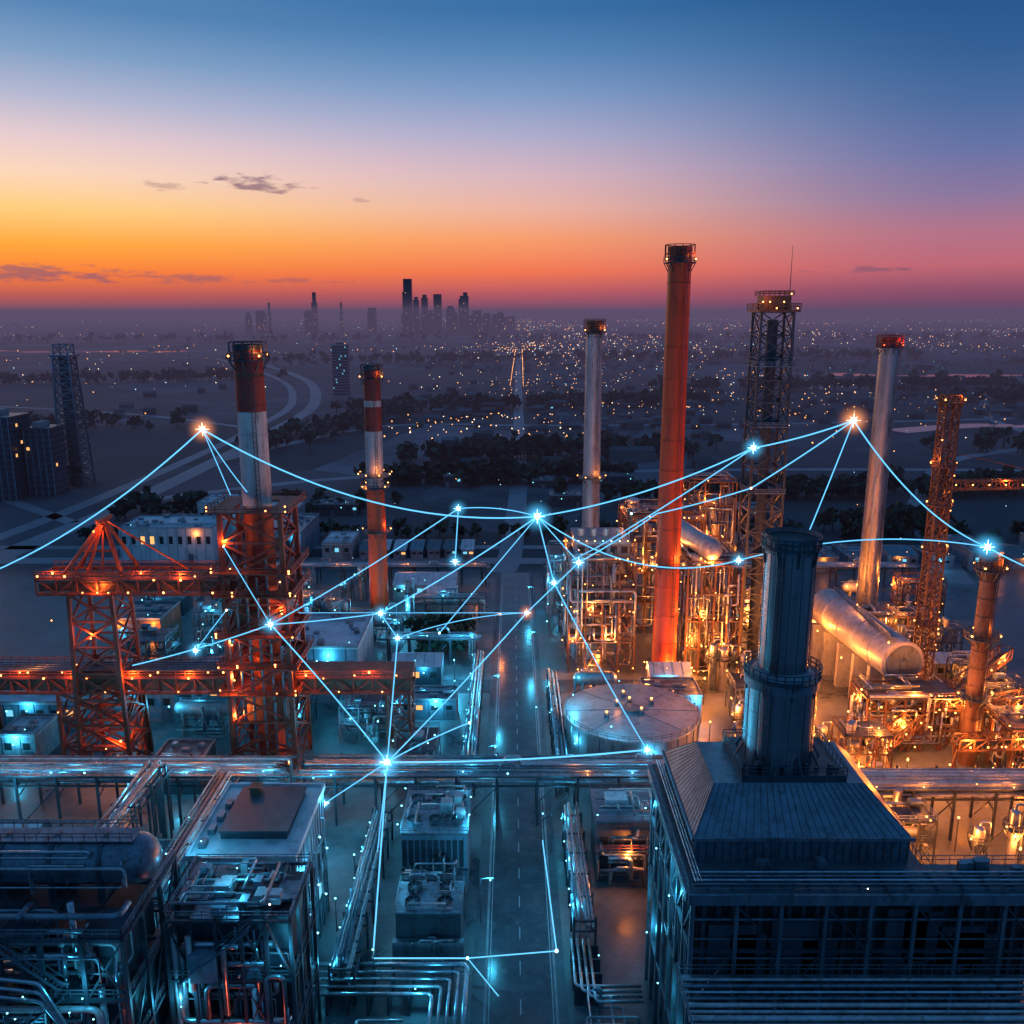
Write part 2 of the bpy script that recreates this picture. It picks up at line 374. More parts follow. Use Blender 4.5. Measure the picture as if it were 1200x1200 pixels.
def tree(mb,x,y,h,n):
    r=h*0.42
    mb.mat('bark'); mb.tube((x,y,0),(x+R.uniform(-.3,.3),y,h*.5),h*.04,h*.02,5,False)
    mb.mat('leaf')
    lob=[(R.uniform(-.5,.5)*r,R.uniform(-.5,.5)*r,h*R.uniform(.45,.8)) for _ in range(5)]
    for i in range(n):
        l=lob[i%5]; d=Vector((R.gauss(0,1),R.gauss(0,1),R.gauss(0,.8))).normalized()*r*R.uniform(.35,.75)
        c=Vector((x+l[0],y+l[1],l[2]))+d; s=h*R.uniform(.08,.15)*(1 if n>30 else 1.8)
        u=Vector((R.gauss(0,1),R.gauss(0,1),R.gauss(0,1))).normalized(); v=u.cross(Vector((R.gauss(0,1),R.gauss(0,1),R.gauss(0,1)))).normalized()
        mb.add([tuple(c-u*s),tuple(c+v*s),tuple(c+u*s),tuple(c-v*s)],[(0,1,2,3)])
tb=MB('distant_trees')
def belt(x0,y0,x1,y1,wd,n,h,k=14):
    for i in range(n):
        t=R.random(); tree(tb,x0+(x1-x0)*t+R.gauss(0,wd),y0+(y1-y0)*t+R.gauss(0,wd*.6),h*R.uniform(.7,1.3),k)
belt(-75,520,60,530,10,150,11,22); belt(-60,600,130,640,14,130,12); belt(-180,430,-90,450,12,50,9,26)
belt(-190,640,-110,900,14,90,12); belt(60,470,330,500,12,150,10,20); belt(150,400,190,410,10,30,9,26)
belt(-400,560,-260,520,20,50,10,16); belt(350,640,800,760,30,170,14); belt(-160,900,200,1000,24,160,14)
belt(200,1150,1200,1260,30,220,16); belt(-900,1250,-400,1350,40,130,14); belt(-600,700,-300,800,30,70,12)
belt(-500,1750,900,2000,60,200,20,10); belt(-2500,3000,2500,3300,90,300,26,8); belt(500,1000,900,1050,20,90,14)
belt(-190,385,60,395,5,60,7,20); belt(60,390,260,388,5,60,7,20)
tb.build()
cl=MB('tree_clump')
for i in range(26): tree(cl,R.uniform(-30,-12),R.uniform(247,268),R.uniform(5,8.5),90)
cl.build(); occ(-32,-10,245,270)

hs=MB('distant_suburb')
hm=['suburb_mid','suburb_dark','suburb_dark','suburb_dark','wall_blue']
for i in range(1500):
    y=math.exp(R.uniform(math.log(560),math.log(4200))); u=R.uniform(-0.12,0.62) if R.random()<.92 else R.uniform(-.45,0)
    x=u*y
    if math.sin(x*.011+1)+math.sin(y*.008)+R.uniform(-.8,.8)<-.2: continue
    x=round(x/26)*26+R.uniform(-6,6); y=round(y/34)*34+R.uniform(-8,8)
    if abs(x+215)<28 or abs(x-5)<14: continue
    a=R.uniform(6,14); b=R.uniform(6,11); h=R.uniform(3,5)
    if R.random()<.05: a*=2.5;b*=2;h*=1.5
    hs.mat(R.choice(hm)); hs.box(x-a/2,x+a/2,y-b/2,y+b/2,0,h)
    hs.mat(R.choice(['suburb_dark','suburb_dark','suburb_mid'])); hs.frustum((x-a/2-.4,x+a/2+.4,y-b/2-.4,y+b/2+.4),h,(x-a/2,x+a/2,y-.3,y+.3),h+2.2)
    if R.random()<.25: hs.mat('win_o' if R.random()<.75 else 'win_t'); hs.box(x-a*.3,x-a*.15,y-b/2-.05,y-b/2+.1,1,2.4)
hs.build()
for k,c,s_ in (('city_o',(1,.40,.12),3.2),('city_w',(1,.74,.5),2.6),('city_t',(.5,.8,1),2.0)): emat(k,c,s_)
dl=MB('distant_city_lights')
def octa(mb,x,y,z,r):
    mb.add([(x,y,z+r),(x+r,y,z),(x,y+r,z),(x-r,y,z),(x,y-r,z),(x,y,z-r)],[(0,1,2),(0,2,3),(0,3,4),(0,4,1),(5,2,1),(5,3,2),(5,4,3),(5,1,4)])
for i in range(5600):
    y=math.exp(R.uniform(math.log(640),math.log(12000))); q=R.random()
    u=R.uniform(-.10,.64) if q<.9 else R.uniform(-.6,-.1)
    if q<.25: u=R.gauss(.03,.09)
    x=u*y
    z_=R.random()
    if z_<.12: x=round(x/110)*110+R.uniform(-6,6)
    elif z_<.32: y=round(y/150)*150+R.uniform(-8,8)
    if (math.sin(x*.006)+math.sin(y*.0051+2)+math.sin(x*.0017-y*.002)+R.uniform(-1,1))<0.3: continue
    dl.mat(R.choice(['city_o','city_o','city_o','city_w','city_w','city_t'])); octa(dl,x,y,6+y*.001,y*R.choice([.00025,.0003,.0004,.0005,.0007]))
for i in range(60):
    y=1150*math.exp(i/60*0.7); dl.mat('city_o'); 
    for s in(-8,9): octa(dl,5+(y-1100)*.01+s,y+R.uniform(-12,12),8,y*R.uniform(.0003,.0005))
for i in range(90): 
    dl.mat('city_o' if i%3 else 'city_w'); octa(dl,R.uniform(-105,60),R.uniform(680,860),5,R.uniform(.3,.75))
for i in range(90): 
    dl.mat('city_o' if i%3 else 'city_w'); octa(dl,R.uniform(150,700),R.uniform(600,1100),5,R.uniform(.3,.7))
for i in range(55):
    dl.mat('city_t' if i%4 else 'city_o'); octa(dl,R.uniform(-80,280),R.uniform(338,560),4,R.uniform(.15,.32))
dl.build()

def sky_tower(x,y,w,d,h,spire=0,setb=0):
    m=MB('skyscraper'); m.mat('skyglass'); m.box(x-w/2,x+w/2,y-d/2,y+d/2,0,h*(1-setb))
    if setb: m.box(x-w*.32,x+w*.32,y-d*.3,y+d*.3,h*(1-setb),h)
    if spire: m.mat('steel_dark'); m.tube((x,y,h),(x,y,h+spire),w*.07,w*.01,6)
    m.mat('steel_dark')
    n=int(h/14)
    for i in range(1,n): m.box(x-w/2-.6,x+w/2+.6,y-d/2-.6,y+d/2+.6,i*14*(1-setb),i*14*(1-setb)+1.2)
    for i in range(R.randint(1,4)):
        m.mat('win_o'); zz=R.uniform(.1,.8)*h*(1-setb); xx=x+R.uniform(-.4,.3)*w; m.box(xx,xx+3,y-d/2-1,y-d/2-.7,zz,zz+3)
    m.build()
px=4500/1039/1.02
for (u,v,w_) in [(475.5,344,6),(482,331,9),(492,350,6),(498,347,7),(511,346,9),(517,361,6),(526,359,10),(533,366,7),(541,348,8),(547,345,7),(560,364,9),(570,367,8),(579,368,7),(587,366,8),(505,364,6),(553,370,5),(432,361,9),(440,366,7),(355,364,9),(292,366,6),(300,364,7),(308,365,6)]:
    q=(v-366)*-1
    yy=4300+R.uniform(-150,150)
    sky_tower((u-600)*px*.955,yy,w_*px,w_*px*.8,100+q*px*1.0,0,R.choice([0,.08,.15,0]))
sky_tower((370-600)*px,4500,6*px,6*px,195,12,.25); sky_tower((401-600)*px,4500,3.5*px,3*px,145,35,.3); sky_tower((317-600)*px,4500,3.5*px,3*px,145,28,.3)
for i in range(26): 
    u=R.uniform(460,600); sky_tower((u-600)*px,4800+R.uniform(0,500),R.uniform(5,10)*px,30,R.uniform(45,95))

m=MB('round_office_tower'); cx,cy=-213,1113
for i in range(17):
    z=i*3.55; m.mat('skyglass'); m.tube((cx,cy,z),(cx,cy,z+2.6),11,11,28); m.mat('wall_blue'); m.tube((cx,cy,z+2.6),(cx,cy,z+3.55),11.5,11.5,28)
    for k in range(2):
        if R.random()<.5:
            a=R.uniform(-2.6,-.6); m.mat('win_t'); m.box(cx+11.1*math.cos(a)-.6,cx+11.1*math.cos(a)+.6,cy+11.1*math.sin(a)-.3,cy+11.1*math.sin(a)+.3,z+.6,z+2)
m.mat('concrete'); m.tube((cx,cy,60.35),(cx,cy,61.5),12,12,28); m.mat('roof_dark'); m.tube((cx,cy,61.5),(cx,cy,64),5,5,20); m.build()
def block(name,x0,x1,y0,y1,h,fl,mw='wall_dark',lit=.02,wk='win_o'):
    m=MB(name); m.mat(mw); m.box(x0,x1,y0,y1,0,h); m.mat('roof_dark'); m.box(x0-.3,x1+.3,y0-.3,y1+.3,h,h+.6)
    m.mat('concrete'); m.box(x0+(x1-x0)*.3,x0+(x1-x0)*.55,y0+2,y1-2,h+.6,h+3.4)
    n=int((x1-x0)/3.2)
    fh=h/fl
    for i in range(fl):
        for k in range(n):
            xx=x0+(k+.25)*(x1-x0)/n; m.mat(wk if R.random()<lit else 'glass'); m.box(xx,xx+1.6,y0-.1,y0-.004,i*fh+1,i*fh+fh-.5)
        for k in range(int((y1-y0)/3.2)):
            yy=y0+.8+k*3.2; m.mat(wk if R.random()<lit else 'glass'); m.box(x1+.004,x1+.1,yy,yy+1.6,i*fh+1,i*fh+fh-.5)
    m.mat('wall_blue')
    for k in range(n+1): xx=x0+k*(x1-x0)/n; m.box(xx-.15,xx+.15,y0-.3,y0-.003,0,h)
    m.build()
block('apartment_block',-290,-268,470,492,45,14); block('apartment_block',-266,-252,480,496,38,12)
m=MB('lattice_mast'); m.mat('steel_grey'); m.lattice(-259,520,0,75,14,9,12,.9,.5); m.box(-265,-253,514,526,75,76.2); m.lattice(-259,520,76.2,82,8,8,1,.6,.35); m.mat('wall_dark'); m.tube((-259,520,0),(-259,520,75),4,3.4,12)
for z in range(6,75,6): m.mat('steel_grey'); m.box(-264,-254,515,525,z,z+.4)
m.build()

# ------------------------------------------------------------------ chimneys
def ladder(m,x,y,r,z0,z1,ang=-1.2):
    dx,dy=math.cos(ang),math.sin(ang); c=m.cur; m.mat('steel_dark')
    px_,py_=x+dx*(r+.35),y+dy*(r+.35); tx,ty=-dy,dx
    for s in(-.35,.35): m.beam((px_+tx*s,py_+ty*s,z0),(px_+tx*s,py_+ty*s,z1),.13)
    z=z0
    while z<z1: m.beam((px_-tx*.35,py_-ty*.35,z),(px_+tx*.35,py_+ty*.35,z),.09); z+=1.0
    m.cur=c
def platform(m,x,y,z,r0,r1,lamps=0,k='o',n=20,power=0,mt='steel_dark'):
    c=m.cur; m.mat(mt); m.tube((x,y,z),(x,y,z+.25),r1,r1,n)
    P=[(x+r1*.98*math.cos(2*math.pi*i/n),y+r1*.98*math.sin(2*math.pi*i/n),z+.25) for i in range(n)]
    for i in range(n):
        a=P[i];b=P[(i+1)%n]; m.beam(a,(a[0],a[1],a[2]+1.2),.14); 
        for h in(.6,1.2): m.beam((a[0],a[1],a[2]+h),(b[0],b[1],b[2]+h),.12)
    for i in range(8):
        t=2*math.pi*i/8; m.beam((x+r0*math.cos(t),y+r0*math.sin(t),z-2),(x+r1*.95*math.cos(t),y+r1*.95*math.sin(t),z),.2)
    for i in range(lamps):
        t=2*math.pi*(i+.5)/lamps-1.57; m.lamp(x+r1*1.02*math.cos(t),y+r1*1.02*math.sin(t),z+1.0,k,.3,power if i<3 else 0)
    m.cur=c
def chimney(name,x,y,r0,r1,h,bands,plats,topm='steel_dark',ring=6,z0=0,crown=True):
    m=MB(name)
    rad=lambda z:r0+(r1-r0)*(z-z0)/(h-z0)
    for a,b,k in bands: m.mat(k); m.tube((x,y,a),(x,y,b),rad(a),rad(b),32,False)
    m.mat('black'); m.tube((x,y,h-.9),(x,y,h-.8),r1*.93,r1*.93,24)
    m.mat(topm); m.tube((x,y,h-1.2),(x,y,h),r1*1.06,r1*1.06,32,False); m.tube((x,y,h),(x,y,h-1.2),r1*.93,r1*.93,24,False)
    for z in range(int(z0)+3,int(h)-2,ring): 
        k=[b[2] for b in bands if b[0]<=z<=b[1]]; m.mat(k[0] if k else topm); m.tube((x,y,z),(x,y,z+.25),rad(z)+.13,rad(z)+.13,32)
    ladder(m,x,y,r0,z0,h-1)
    for p in plats: platform(m,x,y,p[0],rad(p[0]),rad(p[0])+p[1],p[2],p[3],20,p[4] if len(p)>4 else 0)
    if crown:
        m.mat(topm)
        for i in range(12):
            t=2*math.pi*i/12; m.beam((x+r1*1.3*math.cos(t),y+r1*1.3*math.sin(t),h-3),(x+r1*1.3*math.cos(t),y+r1*1.3*math.sin(t),h+.6),.2)
        for zz in(h-1.6,h+.5):
            for i in range(12):
                t=2*math.pi*i/12;t2=2*math.pi*(i+1)/12; m.beam((x+r1*1.3*math.cos(t),y+r1*1.3*math.sin(t),zz),(x+r1*1.3*math.cos(t2),y+r1*1.3*math.sin(t2),zz),.2)
    return m
chimney('banded_smokestack',-54,184,3.3,2.9,93.6,[(0,60,'redsteel'),(60,80,'whiteband'),(80,87,'redband'),(87,88,'brownsteel'),(88,93.6,'redband')],[(90.4,1.4,4,'o',200)]).build()
t=MB('red_support_tower'); t.mat('redsteel')
t.lattice(-54,184,0,60,13.5,12.5,9,.95,.42)
for z in (20,26,33,42,47,60):
    t.mat('redsteel')
    for dx0,dx1,dy0,dy1 in((-8.5,8.5,-8.5,-4),(-8.5,8.5,4,8.5),(-8.5,-4,-4,4),(4,8.5,-4,4)): t.box(-54+dx0,-54+dx1,184+dy0,184+dy1,z,z+.3)
    t.rail([(-62.4,175.6,z+.3),(-45.6,175.6,z+.3),(-45.6,192.4,z+.3),(-62.4,192.4,z+.3)],1.2,.15,True)
    for k in range(5): t.lamp(R.choice([-62,-46,-58,-50]),175.4,z+R.uniform(.4,1.6),'o',R.uniform(.18,.3),0)
for z in(3,14,23,31,38,45,53): t.lamp(-54+R.choice([-5.5,5.5]),177.5,z,'o',.25,1100)
t.mat('brownsteel'); t.box(-58,-50,180,188,12,19); t.box(-59,-49,179,189,34,38)
for i in range(6): t.mat('pipe_dark'); t.tube((-60+i*2.2,177.6,0),(-60+i*2.2,177.6,R.uniform(30,58)),.3,n=6)
for i in range(8):
    z0=i*6.5; t.mat('redsteel'); t.beam((-60,176.6,z0),(-48,176.6,z0+6.5) if i%2 else (-56,176.6,z0+6.5),.35)
t.build(); occ(-63,-45,174,194)
gt=MB('red_gantry')
gt.mat('redsteel'); gt.truss((-101,184,41.5),(-62,184,41.5),3.6,8,4,.6,.3); gt.mat('brownsteel'); gt.box(-101,-62,180.5,187.5,44,44.3); gt.box(-101,-62,181,181.4,41.8,43.6)
gt.mat('redsteel'); gt.rail([(-101,179.8,45.4),(-62,179.8,45.4)],1.2,.15); gt.rail([(-101,188.2,45.4),(-62,188.2,45.4)],1.2,.15)
gt.lattice(-89.5,184,0,41.5,11,9,7,.8,.38); gt.lattice(-92,184,0,19,15,14,3,.8,.38,8)
for a in((-95,180),(-95,188),(-82.5,180),(-82.5,188)): gt.beam((a[0],a[1],45.5),(-87,184,57),.7)
gt.beam((-87,181,57),(-87,187,57),.9); gt.beam((-92,184,50),(-85,184,50),.4); gt.beam((-94,180,46),(-80,180,46),.6)
gt.mat('orangepaint'); gt.beam((-87,184,57),(-70,184,46),.3); gt.beam((-91,182,45),(-87,183,56),.6)
for i in range(3): gt.beam((-93+i*3,181,46),(-87,183.5,56),.35)
gt.mat('redsteel'); gt.truss((-125,184,19),(-61,184,19),3.6,8,4,.6,.3); gt.truss((-47,184,19),(-22,184,19),3.6,8,4,.6,.3)
gt.mat('brownsteel'); gt.box(-125,-61,180.3,187.7,22.6,22.9); gt.box(-47,-22,180.3,187.7,22.6,22.9); gt.box(-125,-61,180.6,181,19.3,22); gt.box(-47,-22,180.6,181,19.3,22)
gt.mat('redsteel'); gt.rail([(-125,179.9,22.9),(-61,179.9,22.9)],1.2,.15); gt.rail([(-47,179.9,22.9),(-22,179.9,22.9)],1.2,.15); gt.rail([(-125,188,22.9),(-61,188,22.9)],1.2,.15)
gt.lattice(-25,184,0,19,5,5,3,.6,.3,7); gt.lattice(-120,184,0,19,6,6,3,.6,.3,7)
for i in range(5): gt.mat('pipe_dark'); gt.tube((-125,181.5+i*1.2,23.5),(-61,181.5+i*1.2,23.5),.28,n=6)
for i in range(13):
    x=-100+i*3; gt.lamp(x+R.uniform(-.9,.9),179.5,R.choice([45.6,44.8,46.3,42]),'o',R.uniform(.2,.34),700 if i%3==1 else 0)
for i in range(32):
    x=-123+i*3.15
    if -61.5<x<-46.5: continue
    gt.lamp(x+R.uniform(-.9,.9),179.4,R.choice([23.3,22.6,24,19.5]),'o',R.uniform(.2,.36),950 if i%4==1 else 0)
for i in range(7): gt.lamp(-99+i*2.4,179.0,R.uniform(2,17),'o',.2,0)
for i in range(5): gt.lamp(R.choice([-94,-85]),179.4,R.uniform(24,41),'o',.2,0)
gt.lamp(-88,181,55,'o',.25,500); gt.lamp(-86,179,8,'o',.3,1800); gt.lamp(-98,179,36,'o',.2,600); gt.lamp(-90,178.8,32,'o',.25,700)
gt.build(); occ(-103,-82,176,192)
chimney('banded_smokestack',-45.5,290,3.2,2.7,83,[(0,43,'orangepaint'),(43,60,'galv'),(60,62,'whiteband'),(62,70,'redband'),(70,72,'whiteband'),(72,83,'redband')],[(47,2.6,8,'o',700),(78.8,1.3,3,'o',200),(28,1.6,2,'o',400),(43,2.2,4,'o',300)]).build(); occ(-50,-41,285,295)
chimney('silver_smokestack',31,340,3.5,3.1,97,[(0,92,'galv'),(92,97,'brownsteel')],[(92.5,1.0,3,'o',200),(37,2,6,'o',600)],'brownsteel',5).build()
chimney('orange_smokestack',42.3,232,3.35,2.9,116,[(0,112,'orangepaint'),(112,116,'redsteel')],[(112,1.2,3,'o',150),(3,2,8,'o',3500),(33,1.8,4,'o',1500)],'redsteel',8).build(); occ(37,47,227,237)
m=MB('lattice_tower'); m.mat('steel_dark'); m.lattice(69,240,0,100,9.6,8.4,17,.62,.3)
m.mat('wall_dark'); m.tube((69,240,0),(69,240,98),1.5,1.5,12)
for z in(34,52,70,86): m.mat('steel_grey'); m.box(64,74,235,245,z,z+.25); m.rail([(64,235,z+.2),(74,235,z+.2),(74,245,z+.2),(64,245,z+.2)],1.1,.14,True)
m.mat('brownsteel'); m.box(63.5,74.5,234.5,245.5,100,100.6); m.rail([(63.5,234.5,100.6),(74.5,234.5,100.6),(74.5,245.5,100.6),(63.5,245.5,100.6)],1.6,.2,True,1.4); m.box(65.5,72.5,236.5,243.5,100.6,104.2)
m.rail([(65,236,104.2),(73,236,104.2),(73,244,104.2),(65,244,104.2)],1.2,.18,True,1.3)
m.mat('steel_dark'); m.tube((73,240,104),(73,240,117),.13,.05,5)
for i in range(6): m.lamp(64.5+i*1.8,234,R.choice([101,102.6,104.6]),'o',.26,300)
m.build(); occ(62,76,233,247)
chimney('silver_smokestack',119,284,3.4,3.0,92.4,[(0,89,'silver'),(89,92.4,'redband')],[(89,1.1,4,'r',250)],'redband',5).build(); occ(113,125,279,289)
chimney('brown_exhaust_stack',103.5,184.5,1.9,1.7,48,[(0,48,'brownsteel')],[(45.5,1.5,4,'o',400),(30,1.8,3,'o',500),(16,1.8,2,'o',700)],'brownsteel',4).build(); occ(100,107,181,188)
m=MB('tower_crane'); m.mat('brownsteel'); m.lattice(109,221,0,80,3.8,3.4,24,.4,.22)
platform(m,109,221,78,2,3.4,4,'o',12,300,'brownsteel')
for z in(20,40,52,62): platform(m,109,221,z,2,3.2,2,'o',10,400,'brownsteel')
m.mat('brownsteel'); m.truss((110,221,56),(150,221,57),2.2,2.2,2.2,.35,.2); m.beam((109,221,66),(140,221,59),.2)
for i in range(8): m.lamp(112+i*4.2,219.6,57.5,'o',.25,500 if i%2 else 0)
for z in range(6,78,9): m.lamp(109+R.choice([-2,2]),219,z,'o',.22,500)
m.build(); occ(106,112,218,224)

# ------------------------------------------------------------------ power hall with exhaust stack (foreground right)
p=MB('turbine_hall'); x0,x1,y0,y1=20.2,62.0,88.4,117.6; xm=48.6; ym=93.6
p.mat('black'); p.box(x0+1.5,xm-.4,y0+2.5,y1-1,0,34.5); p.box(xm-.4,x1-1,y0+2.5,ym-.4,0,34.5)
p.mat('roof_dark'); p.box(x0,xm,y0,y1,35.2,36); p.box(xm,x1,y0,ym,35.2,36)
p.mat('steel_grey'); p.box(x0-.3,x1+.3,y0-.5,y0-.02,34.6,35.9); p.box(x0-.5,x0-.02,y0,y1,34.6,35.9)
p.mat('steel_dark')
for i in range(9):
    x=x0+.4+i*5.1; p.mat('steel_grey'); p.beam((x,y0+.4,0),(x,y0+.4,35),.42); p.mat('steel_dark')
    if i<8 :
        p.beam((x,y0+.4,28),(x+5.1,y0+.4,28),.35); p.beam((x,y0+.4,20),(x+5.1,y0+.4,20),.4)
        if i%2==0: p.beam((x,y0+.4,20),(x+5.1,y0+.4,28),.22)
        else: p.beam((x,y0+.4,34),(x+5.1,y0+.4,28),.22)
p.mat('steel_grey')
for i in range(8):
    y=y0+.4+i*4.05; p.beam((x0+.4,y,0),(x0+.4,y,35),.5)
    if i<7:
        for z in(10,20,28): p.beam((x0+.4,y,z),(x0+.4,y+4.05,z),.4)
        p.beam((x0+.4,y,20),(x0+.4,y+4.05,28),.25); p.beam((x0+.4,y,34),(x0+.4,y+4.05,28),.25)
p.mat('wall_dark'); p.box(x0+.9,x0+1.4,y0+3,y1-1,0,33)
for i in range(12): p.box(x0+.6,x0+.9,y0+3.4+i*2,y0+4.0+i*2,2,33)
for i in range(24): p.mat('wall_dark'); p.box(x0+2+i*1.65,x0+2.5+i*1.65,y0+2.2,y0+2.5,1,34)
for i in range(11): p.mat('wall_dark'); a=R.uniform(x0+2,x1-8); p.box(a,a+R.uniform(2,6),y0+1.7,y0+2.2,R.uniform(20,27),R.uniform(28,33))
p.mat('pipe_dark')
for i in range(5): p.tube((x0+1,y0+1.4,21+i*2.6),(x1,y0+1.4,21+i*2.6),R.choice([.14,.2,.1]),n=8)
p.mat('steel_grey'); p.rail([(x0,y0-.2,36),(x1,y0-.2,36)],1.15,.08,False,1.6); p.rail([(x0-.2,y0,36),(x0-.2,y1,36)],1.15,.08,False,1.6); p.rail([(xm,ym,36),(x1,ym,36)],1.15,.08,False,1.6); p.rail([(xm,ym,36),(xm,y1,36)],1.15,.08,False,1.6)
for i in range(4): p.mat('pipe' if i%2 else 'pipe_dark'); p.tube((x0+.7,y0+.7+i*.75,36.5),(x1,y0+.7+i*.75,36.5),.14,n=8)
p.mat('pipe')
for i in range(3): p.tube((x0+.8+i*.35,y0+1,36.6),(x0+.8+i*.35,y1,36.6),.12,n=8)
for i in range(14): p.mat('steel_dark'); p.cbox(x0+2+i*2.9,y0+1.9,36,.25,3.2,.4)
p.mat('steel_grey')
for i in range(8): p.cbox(R.uniform(24,60),R.uniform(92,93),36,R.uniform(.6,1.8),R.uniform(.6,1),R.uniform(.6,1.5))
p.mat('roof_metal'); p.box(21.8,47.2,94.2,115,36,39.2)
p.frustum((21.5,47.5,93.9,115.3),39.2,(25,43.6,99.6,110.5),43.2)
p.mat('steel_dark'); 
for i in range(27): x=22.2+i*.96; p.beam((x,94.12,36.1),(x,94.12,39.1),.09)
for i in range(27):
    t=i/26; p.beam((21.7+25.6*t,93.95,39.25),(25.1+18.4*t,99.6,43.25),.07)
for i in range(22):
    t=i/21; p.beam((21.55,94+21.2*t,39.25),(25.0,99.7+10.7*t,43.25),.07); p.beam((21.72,94.3+20.6*t,36.1),(21.72,94.3+20.6*t,39.1),.09)
p.mat('steel_grey'); p.box(21.3,47.7,93.7,93.88,38.9,39.35); p.box(21.28,21.46,93.7,115.4,38.9,39.35)
p.mat('steel_dark'); p.box(28.5,41.5,99.9,110.2,43.2,44.0); p.rail([(28.5,99.9,44),(41.5,99.9,44),(41.5,110.2,44),(28.5,110.2,44)],1.1,.1,True,1.2)
for a in range(14): p.cbox(R.uniform(29,41),R.choice([100.8,101.3]),44,R.uniform(.3,.9),.6,R.uniform(.5,1.6))
for i in range(6): p.lamp(x0-.6,y0+4+i*5,R.choice([22,29,12]),'t',.16,300)
p.lamp(40,y0-.5,36.8,'w',.12)
p.build(); occ(15,50,70,119); occ(50,64,70,96)
s=MB('steel_exhaust_stack'); cx,cy=34.2,105
s.mat('stack_steel'); s.tube((cx,cy,43.9),(cx,cy,55.2),4.4,4.4,48,False); s.tube((cx,cy,55.2),(cx,cy,73.2),3.05,3.05,48,False)
s.mat('steel_grey'); s.tube((cx,cy,54.2),(cx,cy,55.6),4.6,4.6,48); s.tube((cx,cy,55.6),(cx,cy,56.4),4.0,3.2,48); s.tube((cx,cy,71.4),(cx,cy,71.9),3.2,3.2,48); s.tube((cx,cy,73.0),(cx,cy,73.7),3.25,3.25,48,False)
s.mat('black'); s.tube((cx,cy,73),(cx,cy,73.1),3.0,3.0,40)
for z in(47.5,51): s.mat('stack_steel'); s.tube((cx,cy,z),(cx,cy,z+.12),4.45,4.45,48)
for z in(60,65,69): s.mat('stack_steel'); s.tube((cx,cy,z),(cx,cy,z+.12),3.1,3.1,48)
s.mat('steel_dark')
for i in range(14):
    t=2*math.pi*i/14; s.beam((cx+3.07*math.cos(t),cy+3.07*math.sin(t),56.3),(cx+3.07*math.cos(t),cy+3.07*math.sin(t),71.4),.06)
    t+=.2; s.beam((cx+4.42*math.cos(t),cy+4.42*math.sin(t),44.2),(cx+4.42*math.cos(t),cy+4.42*math.sin(t),54.2),.06)
platform(s,cx,cy,72.0,3.1,3.6,0,'o',24,0,'steel_dark'); platform(s,cx,cy,55.4,4.4,4.8,0,'o',28,0,'steel_dark'); ladder(s,cx,cy,3.05,56,73,-2.2); ladder(s,cx,cy,4.4,44,55,-2.2)
s.mat('steel_dark')
for i in range(10):
    t=2*math.pi*i/10; s.beam((cx+4.4*math.cos(t),cy+4.4*math.sin(t),46),(cx+5.5*math.cos(t),cy+5.5*math.sin(t),43.9),.2)
s.build()

# ------------------------------------------------------------------ storage tank
k=MB('round_storage_tank'); cx,cy=27.0,186
k.mat('concrete'); k.tube((cx,cy,0),(cx,cy,11.4),15,15,64,False); k.mat('tank_roof'); k.tube((cx,cy,11.4),(cx,cy,11.9),15.2,15.2,64,False)
k.tube((cx,cy,11.9),(cx,cy,12.3),15.2,2,64,False); k.mat('steel_grey'); k.tube((cx,cy,12.2),(cx,cy,12.8),2.2,2.2,24)
for i in range(32):
    t=2*math.pi*i/32; k.beam((cx+15.05*math.cos(t),cy+15.05*math.sin(t),0),(cx+15.05*math.cos(t),cy+15.05*math.sin(t),11.4),.18)
    if i%4==0: k.beam((cx+2*math.cos(t),cy+2*math.sin(t),12.32),(cx+15.1*math.cos(t),cy+15.1*math.sin(t),11.95),.08)
n=40
P=[(cx+15*math.cos(2*math.pi*i/n),cy+15*math.sin(2*math.pi*i/n),11.9) for i in range(n)]; k.rail(P,1.1,.12,True)
for a,b in((-3,2),(2,-2),(5,3),(-6,-4),(-1,7),(0,3.5)):
    k.mat('steel_grey'); k.tube((cx+a,cy+b,12),(cx+a,cy+b,13.2),.6,.6,12); k.lamp(cx+a,cy+b,13.6,'o',.36,90)
for i in range(4): k.lamp(cx+15.4*math.cos(-2.6+i*.6),cy+15.4*math.sin(-2.6+i*.6),8,'t',.2,500)
k.lamp(cx-6,cy-13,14.5,'t',.2,900); k.lamp(cx-13,cy+3,14.5,'t',.2,700)
k.build(); occ(11,43,170,202)

